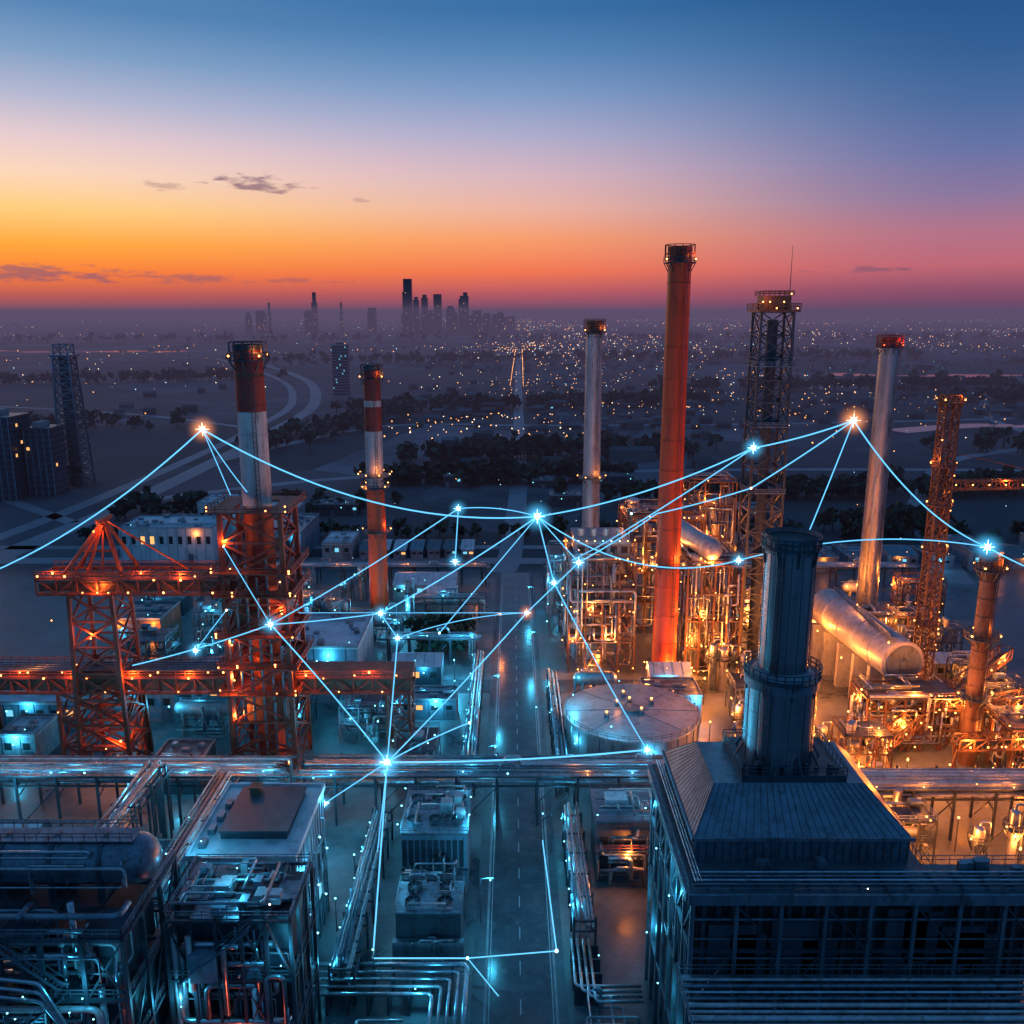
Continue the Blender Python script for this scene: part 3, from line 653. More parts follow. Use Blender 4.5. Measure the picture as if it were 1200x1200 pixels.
# ------------------------------------------------------------------ pipe racks
def rack(x0,x1,y,wd,z,n,lev=2,step=8,lamps=0,k='t',name='pipe_rack'):
    m=MB(name); m.mat('steel_dark'); xs=[]; x=x0
    while x<=x1: xs.append(x); x+=step
    for x in xs:
        for yy in(y-wd/2,y+wd/2): m.beam((x,yy,0),(x,yy,z+lev*2-1.5),.45)
        for l in range(lev): m.beam((x,y-wd/2,z+l*2-.3),(x,y+wd/2,z+l*2-.3),.4)
        m.beam((x,y-wd/2,z-3),(x,y+wd/2,z-.4),.2)
    for yy in(y-wd/2,y+wd/2):
        for l in range(lev): m.beam((x0,yy,z+l*2-.35),(x1,yy,z+l*2-.35),.35)
        for a,b in zip(xs[:-1:2],xs[1::2]): m.beam((a,yy,0),(b,yy,z-.5),.2)
    for l in range(lev):
        yy=y-wd/2+.5
        while yy<y+wd/2-.4:
            r=R.choice([.14,.2,.3,.42]); m.mat(R.choice(['pipe','pipe','pipe_dark','galv','silver'])); a=x0+R.uniform(0,4); b=x1-R.uniform(0,4)
            pts=[(a,yy,z+l*2+r)]
            if R.random()<.35:
                mx=R.uniform(a+8,b-8); pts+=[(mx,yy,z+l*2+r),(mx,yy,z+l*2+r+1.6),(mx+3,yy,z+l*2+r+1.6),(mx+3,yy,z+l*2+r)]
            if R.random()<.5: pts+=[(b,yy,z+l*2+r),(b,yy,1)]
            else: pts+=[(b,yy,z+l*2+r)]
            m.path(pts,r,8); yy+=2*r+R.uniform(.15,.5)
    m.mat('steel_grey'); zt=z+lev*2-1.6; m.box(x0,x1,y-wd/2-1.2,y-wd/2-.2,zt,zt+.1); m.rail([(x0,y-wd/2-1.2,zt+.1),(x1,y-wd/2-1.2,zt+.1)],1.1,.1)
    for i in range(lamps): m.lamp(x0+(i+R.uniform(.2,.8))*(x1-x0)/lamps,y-wd/2-1.3,zt+R.uniform(.4,1.4),k if R.random()<.85 else 'o',R.uniform(.15,.26),450)
    m.build(); return m
rack(-130,-44,163,8,9,9,2,8,10,'t'); rack(-43,44,163,8,9,9,2,8,7,'t'); rack(45,135,158,8,9,9,2,8,12,'o'); occ(-135,140,157,168)
rack(-36,-9,244,4,8,4,1,6,3,'t'); occ(-36,-6,241,247)
rack(-100,-8,322,6,7,5,1,9,4,'o'); rack(12,150,318,6,8,5,1,9,8,'o')
rack(-35,-9,282,5,6,5,2,6,3,'t')
def racky(x,wd,y0,y1,z,lev=1,step=7,k='t',lamps=0):
    m=MB('pipe_rack'); y=y0; ys=[]
    while y<=y1: ys.append(y); y+=step
    m.mat('steel_dark')
    for y in ys:
        for xx in(x-wd/2,x+wd/2): m.beam((xx,y,0),(xx,y,z+lev*1.8-1.4),.35)
        for l in range(lev): m.beam((x-wd/2,y,z+l*1.8-.3),(x+wd/2,y,z+l*1.8-.3),.3)
    for xx in(x-wd/2,x+wd/2): m.beam((xx,y0,z-.3),(xx,y1,z-.3),.3)
    for l in range(lev):
        xx=x-wd/2+.35
        while xx<x+wd/2-.2:
            r=R.choice([.13,.18,.26,.34]); m.mat(R.choice(['pipe','pipe','pipe_dark','galv'])); zz=z+l*1.8+r
            pts=[(xx,y0+R.uniform(0,3),zz),(xx,y1-R.uniform(0,3),zz)]
            if R.random()<.5: pts.append((xx,pts[-1][1],.5))
            if R.random()<.4: pts.insert(0,(xx,pts[0][1],.5))
            m.path(pts,r,8); xx+=2*r+R.uniform(.12,.35)
    for i in range(lamps): m.lamp(x-wd/2-.3,y0+(i+R.uniform(.2,.8))*(y1-y0)/lamps,z+R.uniform(.2,1.4),k,R.uniform(.14,.22),350)
    m.build()
racky(11.5,3.4,122,156,5,2,6,'t',5); racky(10.6,2.6,170,220,6,2,7,'t',3); racky(-25,3.6,112,156,4.5,2,6,'t',7); racky(-9.4,2.8,170,240,5,1,7,'t',6)
occ(9.2,13.6,120,222); occ(-27.2,-23,110,157); occ(-12,-7.8,168,242); racky(-68,4,112,157,14,2,7,'t',5); racky(-55,4,118,157,12,2,7,'t',4)
occ(-6.5,8.6,50,340)

# ------------------------------------------------------------------ foreground left blocks
b=MB('flat_roof_building'); X0,X1,Y0,Y1,H=-47.3,-31.7,115,135,22
b.mat('wall_blue'); b.box(X0,X1,Y0,Y1,0,H); b.mat('roof_pale'); b.box(X0-.3,X1+.3,Y0-.3,Y1+.3,H,H+.35)
b.mat('roof_pale')
for a in((X0-.3,X1+.3,Y0-.3,Y0+.1),(X0-.3,X1+.3,Y1-.1,Y1+.3),(X0-.3,X0+.1,Y0+.1,Y1-.1),(X1-.1,X1+.3,Y0+.1,Y1-.1)): b.box(*a,H+.35,H+.9)
b.mat('steel_dark'); b.box(-44.0,-34.0,119.8,132.4,H+.36,H+1.5); b.mat('roof_dark'); b.box(-44.2,-33.8,119.6,132.6,H+1.5,H+1.8)
b.mat('brownsteel'); b.cbox(-41.5,130.5,H+1.8,1.6,1.6,1.2); b.cbox(-41.5,130.5,H+3.0,1.9,1.9,.2)
b.mat('steel_grey')
for i in range(13): b.box(X1+.005,X1+.12,Y0+.4+i*1.6,Y0+.55+i*1.6,0,H-.3)
for z in(5,10,15): b.box(X1+.005,X1+.2,Y0,Y1,z,z+.25); b.box(X0,X1,Y0-.2,Y0-.005,z,z+.25)
for i in range(5):
    b.mat('glass'); b.box(X1+.01,X1+.16,Y0+1.2+i*3.8,Y0+3.2+i*3.8,11,13.4); b.mat('win_t' if i in(1,3) else 'glass'); b.box(X1+.01,X1+.16,Y0+1.2+i*3.8,Y0+3.2+i*3.8,6,8)
for i in range(6): b.mat('pipe'); b.path([(X1+.5,Y0+1+i*3.3,0.3),(X1+.5,Y0+1+i*3.3,16+i%3),(X1-.5,Y0+1+i*3.3,16+i%3)],.13,6)
for i in range(4): b.mat('steel_grey'); b.cbox(-46+i*.2,118+i*3.6,H+.35,1,1.6,.9)
for i in range(9): b.lamp(X1+.9,Y0+.6+i*2.3,2+(i*7)%19,'t',.24,420)
b.lamp(-45.5,116,24.5,'t',.15,300); b.lamp(-33,134,24.5,'t',.15,300)
b.build(); occ(-48,-31,114,136)

def maze(m,x0,x1,y0,y1,z0,z1,n,rs=(.12,.18,.28,.4)):
    for _ in range(n):
        r=R.choice(rs); m.mat(R.choice(['pipe','pipe','pipe_dark','galv','steel_grey','silver']))
        p=[R.uniform(x0,x1),R.uniform(y0,y1),R.uniform(z0,z1)]; pts=[tuple(p)]; ax=-1
        for k in range(R.randint(2,5)):
            a=R.choice([i for i in(0,1,2,2) if i!=ax]); ax=a
            lo,hi=((x0,x1),(y0,y1),(z0,z1))[a]; nv=R.uniform(lo,hi)
            if abs(nv-p[a])<4*r: continue
            p[a]=nv; pts.append(tuple(p))
        if len(pts)>1: m.path(pts,r,7)
def steel_frame(m,x0,x1,y0,y1,levels,nx,ny,col='steel_dark',deck='steel_dark',rails=True,wd=.4,brace=.5,step=2):
    zs=[0]+list(levels)
    gx=[x0+(x1-x0)*i/nx for i in range(nx+1)]; gy=[y0+(y1-y0)*i/ny for i in range(ny+1)]
    m.mat(col)
    for x in gx:
        for y in gy:
            if x in(gx[0],gx[-1]) or y in(gy[0],gy[-1]): m.beam((x,y,0),(x,y,zs[-1]),wd)
    for a,z in zip(zs[:-1],zs[1:]):
        m.mat(col)
        for x in gx: m.beam((x,y0,z),(x,y1,z),wd*.8)
        for y in gy: m.beam((x0,y,z),(x1,y,z),wd*.8)
        for i in range(nx):
            if R.random()<brace:
                p,q=(gx[i],gx[i+1]) if R.random()<.5 else (gx[i+1],gx[i]); m.beam((p,y0,a),(q,y0,z),wd*.5); 
                if R.random()<.5: m.beam((q,y0,a),(p,y0,z),wd*.5)
        for i in range(ny):
            for xx in(x0,x1):
                if R.random()<brace: m.beam((xx,gy[i],a),(xx,gy[i+1],z),wd*.5)
        m.mat(deck); 
        for i in range(nx):
            for j in range(ny):
                if R.random()<.78: m.box(gx[i]+.1,gx[i+1]-.1,gy[j]+.1,gy[j+1]-.1,z+.2,z+.3)
        if rails: m.mat('steel_grey' if col=='steel_dark' else col); m.rail([(x0,y0,z+.3),(x1,y0,z+.3),(x1,y1,z+.3),(x0,y1,z+.3)],1.1,.11,True,step)
def stairs(m,x,y,z0,z1,dirx=1,w=1.0):
    L_=(z1-z0)*1.2; m.mat('steel_grey')
    for yy in(y,y+w): m.beam((x,yy,z0),(x+dirx*L_,yy,z1),.2); m.beam((x,yy,z0+1.1),(x+dirx*L_,yy,z1+1.1),.09)
    n=int((z1-z0)/.35)
    for i in range(n): t=i/n; m.beam((x+dirx*L_*t,y,z0+(z1-z0)*t),(x+dirx*L_*t,y+w,z0+(z1-z0)*t),.25,.06)

c=MB('boiler_house'); steel_frame(c,-78,-44.5,88,104,[8,15,22,30],7,3,'steel_dark','steel_dark',True,.5,.6,1.6)
c.mat('wall_dark'); c.box(-77,-46,91,103,0,20); c.box(-60,-47,92,102,20.4,28)
c.mat('pipe_dark'); c.tube((-72,97.5,34.3),(-46.5,97.5,34.3),3.1,3.1,32); c.sph((-46.5,97.5,34.3),3.1,24,14); c.mat('steel_dark')
for x in(-68,-62,-56,-50): c.tube((x,97.5,34.3),(x+.5,97.5,34.3),3.25,3.25,32); c.box(x-.4,x+.6,95,100,30.3,33)
c.rail([(-72,96,37.5),(-46,96,37.5)],1,.09,False,1.4); c.rail([(-72,99,37.5),(-46,99,37.5)],1,.09,False,1.4); c.mat('steel_grey'); c.box(-72,-46,96,99,37.35,37.45)
maze(c,-76,-45,88.5,92,22,33,30); maze(c,-76,-45,87.6,90,2,28,40); maze(c,-74,-45,100,104,30,36,18); maze(c,-72,-46,94.3,95.4,31,37,12,(.12,.18,.22))
for i in range(4): stairs(c,-52 if i%2 else -60,87.2,8*i,8*i+7,-1 if i%2 else 1)
c.mat('pipe')
for i in range(3):
    pts=[Vector((-75+i*1.2,87,12)) ,Vector((-70,87,20+i)),Vector((-62,86.8,24+i*1.2)),Vector((-54,86.8,23+i*1.2)),Vector((-50,87,16)),Vector((-49,87,4))]; c.path(pts,.25,8)
for i in range(7): c.lamp(R.uniform(-60,-45),86.5,R.uniform(14,34),'t',.14,280)
c.lamp(-47,86.8,12,'r',.15,260)
c.build(); occ(-80,-44,84,108)
d=MB('switchgear_building'); steel_frame(d,-43.5,-27.8,97,109,[9,17,25.6],5,3,'steel_dark','steel_grey',True,.45,.4,1.5)
d.mat('wall_dark'); d.box(-42.8,-28.6,99,108.4,0,24.8); d.mat('wall_blue'); d.box(-40.6,-37.2,96,98.9,17.4,21.4); d.cbox(-33,98,17.3,2.2,1.8,1.6)
d.mat('black')
for i in range(6): d.box(-42.2+i*2.4,-40.6+i*2.4,98.9,98.99,10.5,15.5)
for i in range(5): d.box(-28.6,-28.5,99.5+i*1.8,100.7+i*1.8,10,15)
for i in range(12): d.mat(R.choice(['steel_grey','wall_blue','galv'])); d.cbox(R.uniform(-42,-30),R.uniform(99,107),25.9,R.uniform(.8,2.4),R.uniform(.8,2),R.uniform(.5,1.6))
maze(d,-43,-28.5,97.2,108,26.2,27.4,20,(.1,.14,.2)); maze(d,-43,-28.5,96.6,98.6,1,24,26); d.lamp(-30.5,98,27.3,'w',.18,0); d.lamp(-34,95.6,3,'r',.2,900); d.lamp(-29,96,20,'t',.13,300); d.lamp(-42,96,14,'t',.13,300); d.lamp(-36,103,29,'t',.13,500)
stairs(d,-42,96,17.3,25,1)
d.build(); occ(-44,-27,94,111)
e=MB('cooling_unit'); 
def cooler(e,x0,x1,y0,y1,h,fans,body='wall_blue'):
    e.mat(body); e.box(x0,x1,y0,y1,0.3,h); e.mat('steel_grey'); e.box(x0-.2,x1+.2,y0-.2,y1+.2,h,h+.25)
    n=int((x1-x0)/1.1)
    for i in range(n): e.mat('steel_dark'); e.box(x0+.15+i*1.1,x0+.95+i*1.1,y0-.08,y0-.01,h*.45,h*.9)
    e.mat('steel_dark'); e.box(x0-.1,x1+.1,y0-.12,y0-.005,h*.38,h*.42)
    for i in range(fans):
        for j in range(2):
            fx=x0+(i+.5)*(x1-x0)/fans; fy=y0+(j+.5)*(y1-y0)/2; r=min((x1-x0)/fans,(y1-y0)/2)*.33
            e.mat('steel_grey'); e.tube((fx,fy,h+.25),(fx,fy,h+1.0),r,r,20,False); e.mat('black'); e.tube((fx,fy,h+.3),(fx,fy,h+.5),r*.95,r*.95,20); e.mat('steel_grey')
            for k in range(4): t=k*math.pi/4; e.beam((fx-r*math.cos(t),fy-r*math.sin(t),h+.75),(fx+r*math.cos(t),fy+r*math.sin(t),h+.75),.14,.05)
    e.mat('steel_grey'); e.rail([(x0-.1,y0-.1,h+.25),(x1+.1,y0-.1,h+.25),(x1+.1,y1+.1,h+.25),(x0-.1,y1+.1,h+.25)],1,.09,True,1.5)
cooler(e,-19.3,-7.8,138,152,11.5,3); e.mat('wall_dark'); e.box(-18.6,-8.6,134.5,137.9,.2,5); maze(e,-19,-8,132.5,138,.5,9,22,(.12,.2,.26)); maze(e,-19,-8,139,151,11.8,13.4,14,(.12,.16,.22))
for i in range(4): e.mat('galv'); e.cbox(R.uniform(-18,-9),R.uniform(140,150),11.8,R.uniform(1,2.2),R.uniform(1,2),R.uniform(1,2.6))
for i in range(5): e.lamp(-20+(i%2)*12.4,139+i*3,12.8,'t',.2,400)
e.build(); 
e=MB('cooling_unit'); cooler(e,-18.4,-8.1,122.5,130,7.5,2,'wall_dark'); e.mat('steel_grey'); e.box(-18.9,-7.6,121.2,122.3,0,3.2); maze(e,-18,-8,120.4,122,.4,4,10,(.1,.15)); maze(e,-18,-8,123,129,7.8,9,10,(.1,.15)); e.build(); occ(-21,-7,118,153)
f=MB('pump_house'); f.mat('wall_dark'); f.box(9+6,27,141,151,0,12); f.mat('roof_metal'); f.box(14.6,27.4,140.6,151.4,12,12.4)
f.mat('steel_grey'); f.rail([(14.6,140.6,12.4),(27.4,140.6,12.4),(27.4,151.4,12.4),(14.6,151.4,12.4)],1.1,.1,True)
for i in range(5): f.mat('black'); f.box(15.6+i*2.2,17+i*2.2,140.9,140.99,5,9)
f.mat('steel_grey'); f.box(14.6,27.4,138.6,140.5,7.6,7.8); f.mat('redsteel'); f.rail([(14.6,138.6,7.8),(27.4,138.6,7.8)],1.1,.12)
maze(f,15,27,138.5,141,.5,11,18); maze(f,15,27,142,150,12.5,14,10,(.12,.18)); f.lamp(20.6,138.2,6.6,'o',.35,900); f.lamp(25,138.2,3,'o',.25,500); f.lamp(15,140,14,'t',.18,400)
f.mat('roof_pale'); f.cbox(19,147,12.4,4,3,1.2); f.build(); occ(14,28,137,152)

# ------------------------------------------------------------------ boiler frames right-centre
def lampset(m,x0,x1,y0,y1,zs,n,k='o',pw=500,r=.3,hr=1.3):
    for i in range(n):
        z=R.choice(zs)+R.uniform(.5,1.6)
        if R.random()<.6: x,y=R.uniform(x0,x1),y0-.5
        elif R.random()<.5: x,y=x0-.5,R.uniform(y0,y1)
        else: x,y=R.uniform(x0,x1),R.uniform(y0,y1)
        m.lamp(x,y,z,k,r*R.uniform(.6,1.1),pw if i%3==0 else 0)
def unit(name,x0,x1,y0,y1,levels,nx,ny,col,lamps,k='o',pw=500,pipes=30,vess=2):
    m=MB(name); steel_frame(m,x0,x1,y0,y1,levels,nx,ny,col,'steel_dark',True,.45,.5)
    zt=levels[-1]
    for i in range(vess):
        vx=R.uniform(x0+3,x1-3); vy=R.uniform(y0+2.5,y1-2.5); r=R.uniform(1.2,2.2); hh=R.uniform(.5,1.15)*zt
        m.mat(R.choice(['silver','galv','pipe_dark'])); m.tube((vx,vy,0),(vx,vy,hh),r,r,20); m.sph((vx,vy,hh),r,20,10,.6); 
    for z in levels[:-1]:
        for i in range(3):
            m.mat(R.choice(['galv','steel_grey','wall_blue','silver'])); a=R.uniform(x0+2,x1-5); b_=R.uniform(y0+1,y1-3)
            if R.random()<.5: m.tube((a,b_,z+1.6),(a+R.uniform(2,5),b_,z+1.6),.9,.9,14)
            else: m.cbox(a,b_+1,z+.3,R.uniform(1,3),R.uniform(1,2),R.uniform(1,2.6))
    maze(m,x0,x1,y0-.6,y0+2,1,zt+1,pipes); maze(m,x0,x1,y0,y1,zt+.5,zt+2.5,pipes//3); maze(m,x0-.6,x0+1.5,y0,y1,1,zt,pipes//2)
    lampset(m,x0,x1,y0,y1,[0]+list(levels),int(lamps*1.6),k,pw); 
    m.build(); occ(x0-1,x1+1,y0-1,y1+1); return m
unit('boiler_structure',16,34.5,236,262,[9,17,25,33],4,4,'brownsteel',26,'o',1700,40,3)
unit('boiler_structure',48.5,63.5,234,262,[8,16,24,32],4,4,'brownsteel',26,'o',2000,40,3)
unit('boiler_structure',36,60,268,292,[10,20,30,37],4,4,'brownsteel',20,'o',1700,30,4)
unit('boiler_structure',60,76,294,312,[12,24,36,44],3,3,'brownsteel',16,'o',1700,24,3)
unit('boiler_structure',12,30,268,286,[8,16,24],3,3,'steel_grey',10,'t',900,24,2)
m=MB('horizontal_drum'); m.mat('galv'); m.tube((55,236,36.2),(50,262,36.2),3,3,28); m.sph((55,236,36.2),3,20,10)
m.mat('steel_dark')
for t in(.15,.4,.65,.9): q=Vector((55,236,36.2)).lerp(Vector((50,262,36.2)),t); m.box(q.x-2.6,q.x+2.6,q.y-.4,q.y+.4,32.3,35.5); 
m.lamp(52,235,34,'o',.3,700); m.build()
m=MB('filter_house'); m.mat('wall_blue'); m.box(18,33,240,258,33.4,36.6); m.mat('roof_metal'); m.box(17.6,33.4,239.6,258.4,36.6,37)
for i in range(5): m.mat('black'); m.box(18.6+i*3,20.4+i*3,239.9,239.99,34.2,36)
for i in range(4): m.mat('galv'); m.tube((20+i*3.6,249,37),(20+i*3.6,249,39),.9,.9,14)
for i in range(7): m.lamp(18.5+i*2.3,239.2,37.8,R.choice('oowt'),.25,350)
m.build()
m=MB('rotary_kiln'); m.mat('galv'); m.tube((90.5,243,17.5),(95.5,203,16.5),5.3,5.3,40)
for t in(.02,.2,.4,.6,.8,.98): q=Vector((90.5,243,17.5)).lerp(Vector((95.5,203,16.5)),t); m.mat('galv'); m.tube(q,q+Vector((.06,-.5,0)),5.45,5.45,40); m.mat('concrete'); m.box(q.x-4,q.x+4,q.y-1,q.y+.6,0,12.5)
m.mat('steel_grey'); m.tube((95.5,203,16.5),(95.55,202.6,16.5),4.6,4.4,40); m.tube((95.5,203,16.5),(95.6,201.8,16.5),1.2,1.2,20)
m.box(92,94,204,242,22.6,22.7); m.rail([(92,204,22.7),(92,242,22.7)],1,.12)
m.lamp(85,215,13,'o',.3,2600); m.lamp(84.5,232,14,'o',.3,2600); m.lamp(90,199.8,23,'o',.3,2000); m.lamp(92,225,24,'o',.25,700); m.build(); occ(84,102,202,245)
unit('steel_platform',82,104,190,200.0,[5,10,13],5,2,'brownsteel',22,'o',2600,34,1)
def conveyor(p,q,w=3.2,h=2.6):
    m=MB('conveyor_gallery')
    P=Vector(p);Q=Vector(q); d=(Q-P); n=int(d.length/3.0); sd=Vector((-d.y,d.x,0)).normalized()*(w/2); up=Vector((0,0,h))
    m.mat('brownsteel')
    for e in(-1,1):
        for k in(0,1): m.beam(P+sd*e+up*k,Q+sd*e+up*k,.32)
        for i in range(n+1):
            a=P.lerp(Q,i/n)+sd*e; m.beam(a,a+up,.18)
            if i<n: m.beam(a,P.lerp(Q,(i+1)/n)+sd*e+up,.18)
    for i in range(n+1): a=P.lerp(Q,i/n)+up; m.beam(a-sd,a+sd,.16)
    m.mat('black'); m.beam(P+up*.35,Q+up*.35,w*.5,.12); m.mat('brownsteel'); m.beam(P+sd*.8,Q+sd*.8,.7,.1); m.beam(P-sd*.8,Q-sd*.8,.7,.1)
    for i in range(0,n+1,4):
        a=P.lerp(Q,i/n); m.mat('brownsteel'); m.beam((a.x-1,a.y,0),a-sd*.6,.4); m.beam((a.x+1,a.y,0),a+sd*.6,.4)
    for i in range(9):
        a=P.lerp(Q,(i+.5)/9); m.lamp(a.x,a.y-w/2-.8,a.z+1.2,'o',.28,2600)
    m.build()
conveyor((83,184,3),(122,206,17)); conveyor((88,196,4),(128,191,13)); conveyor((96,176,8),(130,176,9)); occ(82,130,176,188)
unit('steel_platform',108,128,176,188,[6,12],4,3,'brownsteel',14,'o',2200,24,1)
# ------------------------------------------------------------------ warehouses and sheds
def shed(x0,x1,y0,y1,h,roof='roof_pale',wall='wall_blue',name='warehouse',gable=False,lamps=2,k='o',pw=300,reg=True):
    m=MB(name); m.mat(wall); m.box(x0,x1,y0,y1,0,h)
    if gable:
        m.mat(roof); ym=(y0+y1)/2; m.add([(x0-.3,y0-.3,h),(x1+.3,y0-.3,h),(x1+.3,ym,h+2),(x0-.3,ym,h+2),(x0-.3,y1+.3,h),(x1+.3,y1+.3,h)],[(0,1,2,3),(3,2,5,4)])
        m.mat(wall); m.add([(x0,y0,h),(x0,y1,h),(x0,ym,h+1.95)],[(0,2,1)]); m.add([(x1,y0,h),(x1,y1,h),(x1,ym,h+1.95)],[(0,1,2)])
        for i in range(int((x1-x0)/2.5)): m.mat('steel_grey'); xx=x0+1.2+i*2.5; m.beam((xx,y0-.3,h+.05),(xx,ym,h+2.05),.1)
    else:
        m.mat(roof); m.box(x0-.2,x1+.2,y0-.2,y1+.2,h,h+.3); m.mat('concrete')
        m.box(x0-.2,x1+.2,y0-.2,y0+.1,h+.304,h+.8); m.box(x0-.2,x1+.2,y1-.1,y1+.2,h+.304,h+.8); m.box(x0-.2,x0+.1,y0+.1,y1-.1,h+.304,h+.8); m.box(x1-.1,x1+.2,y0+.1,y1-.1,h+.304,h+.8)
        for i in range(max(3,int((x1-x0)*(y1-y0)/45))):
            m.mat(R.choice(['steel_grey','concrete','galv','wall_blue'])); m.cbox(R.uniform(x0+1.5,x1-1.5),R.uniform(y0+1.5,y1-1.5),h+.3,R.uniform(.8,2.4),R.uniform(.8,2),R.uniform(.5,1.3))
        for i in range(3): m.mat('pipe'); yy=R.uniform(y0+1,y1-1); m.tube((x0+1,yy,h+.6),(x1-1,yy,h+.6),.15,n=6)
    n=max(2,int((x1-x0)/3.5))
    for i in range(n):
        xx=x0+(i+.3)*(x1-x0)/n
        m.mat('steel_dark'); m.box(xx-.5,xx-.4,y0-.1,y0-.01,0,h-.1)
        q=R.random(); m.mat('win_o' if q<.06 else ('win_t' if q<.14 else 'black')); m.box(xx,xx+1.6,y0-.08,y0-.01,h*.55,h*.78)
        if R.random()<.3: m.mat('steel_grey'); m.box(xx,xx+2,y0-.12,y0-.02,0,min(3.5,h*.5))
    for i in range(lamps): m.lamp(R.uniform(x0,x1),y0-.9,h*.8,k,.25,pw)
    if lamps: m.lamp(R.uniform(x0+1,x1-1),y0+.5,h+1.6,'t' if R.random()<.7 else 'o',.17,0)
    m.build()
    if reg: occ(x0-1,x1+1,y0-1,y1+1)
shed(-160,-122,350,372,14,'roof_pale','roof_pale',lamps=1,pw=400); shed(-138,-124,380,400,18,'roof_pale','roof_pale',lamps=0); shed(-158,-142,378,392,10,'roof_pale','concrete',lamps=0)
shed(-120,-98,390,410,12,'roof_pale','wall_blue',lamps=1,k='t'); shed(-104,-86,350,385,12,'roof_metal','wall_blue',k='t'); shed(-78,-66,352,372,7,'roof_pale','concrete',lamps=0)
shed(-60,-40,216,242,15,'roof_pale','wall_blue',gable=False,k='t',pw=900); shed(-42,-20,300,316,6,'roof_pale','concrete',gable=True,k='t'); 
shed(-117,-103,246,262,12,'roof_dark','brownsteel',k='o',lamps=5,pw=1200); shed(-80,-62,206,218,12,'roof_pale','wall_blue',k='t',pw=600); shed(-100,-84,205,216,8,'roof_pale','wall_blue',k='t',pw=600)
shed(-128,-106,200,214,7,'roof_pale','wall_blue',k='t',pw=500); shed(-40,-14,206,214,5,'roof_metal','wall_blue',k='t',pw=900)
for i in range(7): shed(-63+i*7,-58+i*7,353+R.uniform(0,3),372,4,R.choice(['roof_pale','roof_dark','roof_metal']),'wall_blue','storage_shed',True,0)
for i in range(10): 
    x=70+i*16; shed(x,x+R.uniform(9,13),R.uniform(335,345),R.uniform(355,372),R.uniform(4,9),R.choice(['roof_metal','roof_metal','roof_dark']),'wall_blue','warehouse',R.random()<.5,1,R.choice('ot'))
for i in range(9):
    x=-100+i*30; y=R.uniform(405,520)
    if abs(x)<14: x+=22
    shed(x,x+R.uniform(14,24),y,y+R.uniform(12,20),R.uniform(4,8),R.choice(['roof_metal','roof_metal','roof_dark']),'wall_dark','warehouse',R.random()<.4,1,R.choice('ot'),0,False)

def vessels(x0,x1,y0,y1,k,pw):
    m=MB('process_columns'); n=R.randint(2,4)
    for i in range(n):
        x=x0+(i+.5)*(x1-x0)/n; y=(y0+y1)/2+R.uniform(-1,1); r=R.uniform(.8,1.5); h=R.uniform(6,15)
        m.mat(R.choice(['silver','galv','pipe_dark','steel_grey'])); m.tube((x,y,0),(x,y,h),r,r,18); m.sph((x,y,h),r,18,8,.6)
        platform(m,x,y,h*.75,r,r+.9,0,k,12); m.mat('pipe'); m.path([(x,y,h+.3),(x,y,h+1.5),(x+r+.8,y,h+1.5),(x+r+.8,y,.3)],.2,7)
        m.lamp(x-r-.9,y-.9,h*.75+1,k,.24,pw if i==0 else 0)
    m.build()
def drum(x0,x1,y0,y1,k,pw):
    m=MB('horizontal_vessel'); y=(y0+y1)/2; r=min(1.8,(y1-y0)*.35); z=r+R.choice([1,4,5]); m.mat(R.choice(['silver','galv','steel_grey'])); a,b_=x0+r,x1-r
    m.tube((a,y,z),(b_,y,z),r,r,22); m.sph((a,y,z),r,18,9); m.sph((b_,y,z),r,18,9); m.mat('concrete')
    for x in(a+.6,b_-.6): m.box(x-.3,x+.3,y-r,y+r,0,z-r*.5)
    m.mat('steel_grey'); m.box(a,b_,y-.6,y+.6,z+r+.02,z+r+.12); m.rail([(a,y-.6,z+r+.1),(b_,y-.6,z+r+.1)],1,.1); maze(m,x0,x1,y0,y1,.5,z+r,10); m.lamp(x0,y0,z+r,k,.26,pw); m.lamp(x1,y0,z+r-1,k,.2,0); m.build()
def frame_s(x0,x1,y0,y1,k,pw):
    h=R.choice([[5,9],[4.5,9,13],[6]]); m=MB('process_unit'); steel_frame(m,x0,x1,y0,y1,h,3,2,R.choice(['steel_dark','steel_grey','brownsteel']) if k=='o' else R.choice(['steel_dark','steel_grey']),'steel_dark',True,.3,.5)
    for z in[0]+h:
        for i in range(2):
            m.mat(R.choice(['silver','galv','wall_blue','steel_grey'])); a=R.uniform(x0+1,x1-2.5); b_=R.uniform(y0+1,y1-1)
            if R.random()<.5: m.tube((a,b_,z+1.3),(a+2.2,b_,z+1.3),.8,.8,14)
            else: m.tube((a,b_,z+.3),(a,b_,z+2.6),.8,.8,14)
    maze(m,x0,x1,y0,y1,.5,h[-1]+1.5,18); lampset(m,x0,x1,y0,y1,h,6,k,pw,.26,1.0); m.build()
def shed_s(x0,x1,y0,y1,k,pw): shed(x0,x1,y0,y1,R.uniform(4,8),R.choice(['roof_pale','roof_metal','roof_dark','roof_metal']),R.choice(['wall_blue','concrete','wall_dark']),'equipment_shed',R.random()<.3,1,k,pw,False)
cnt=0
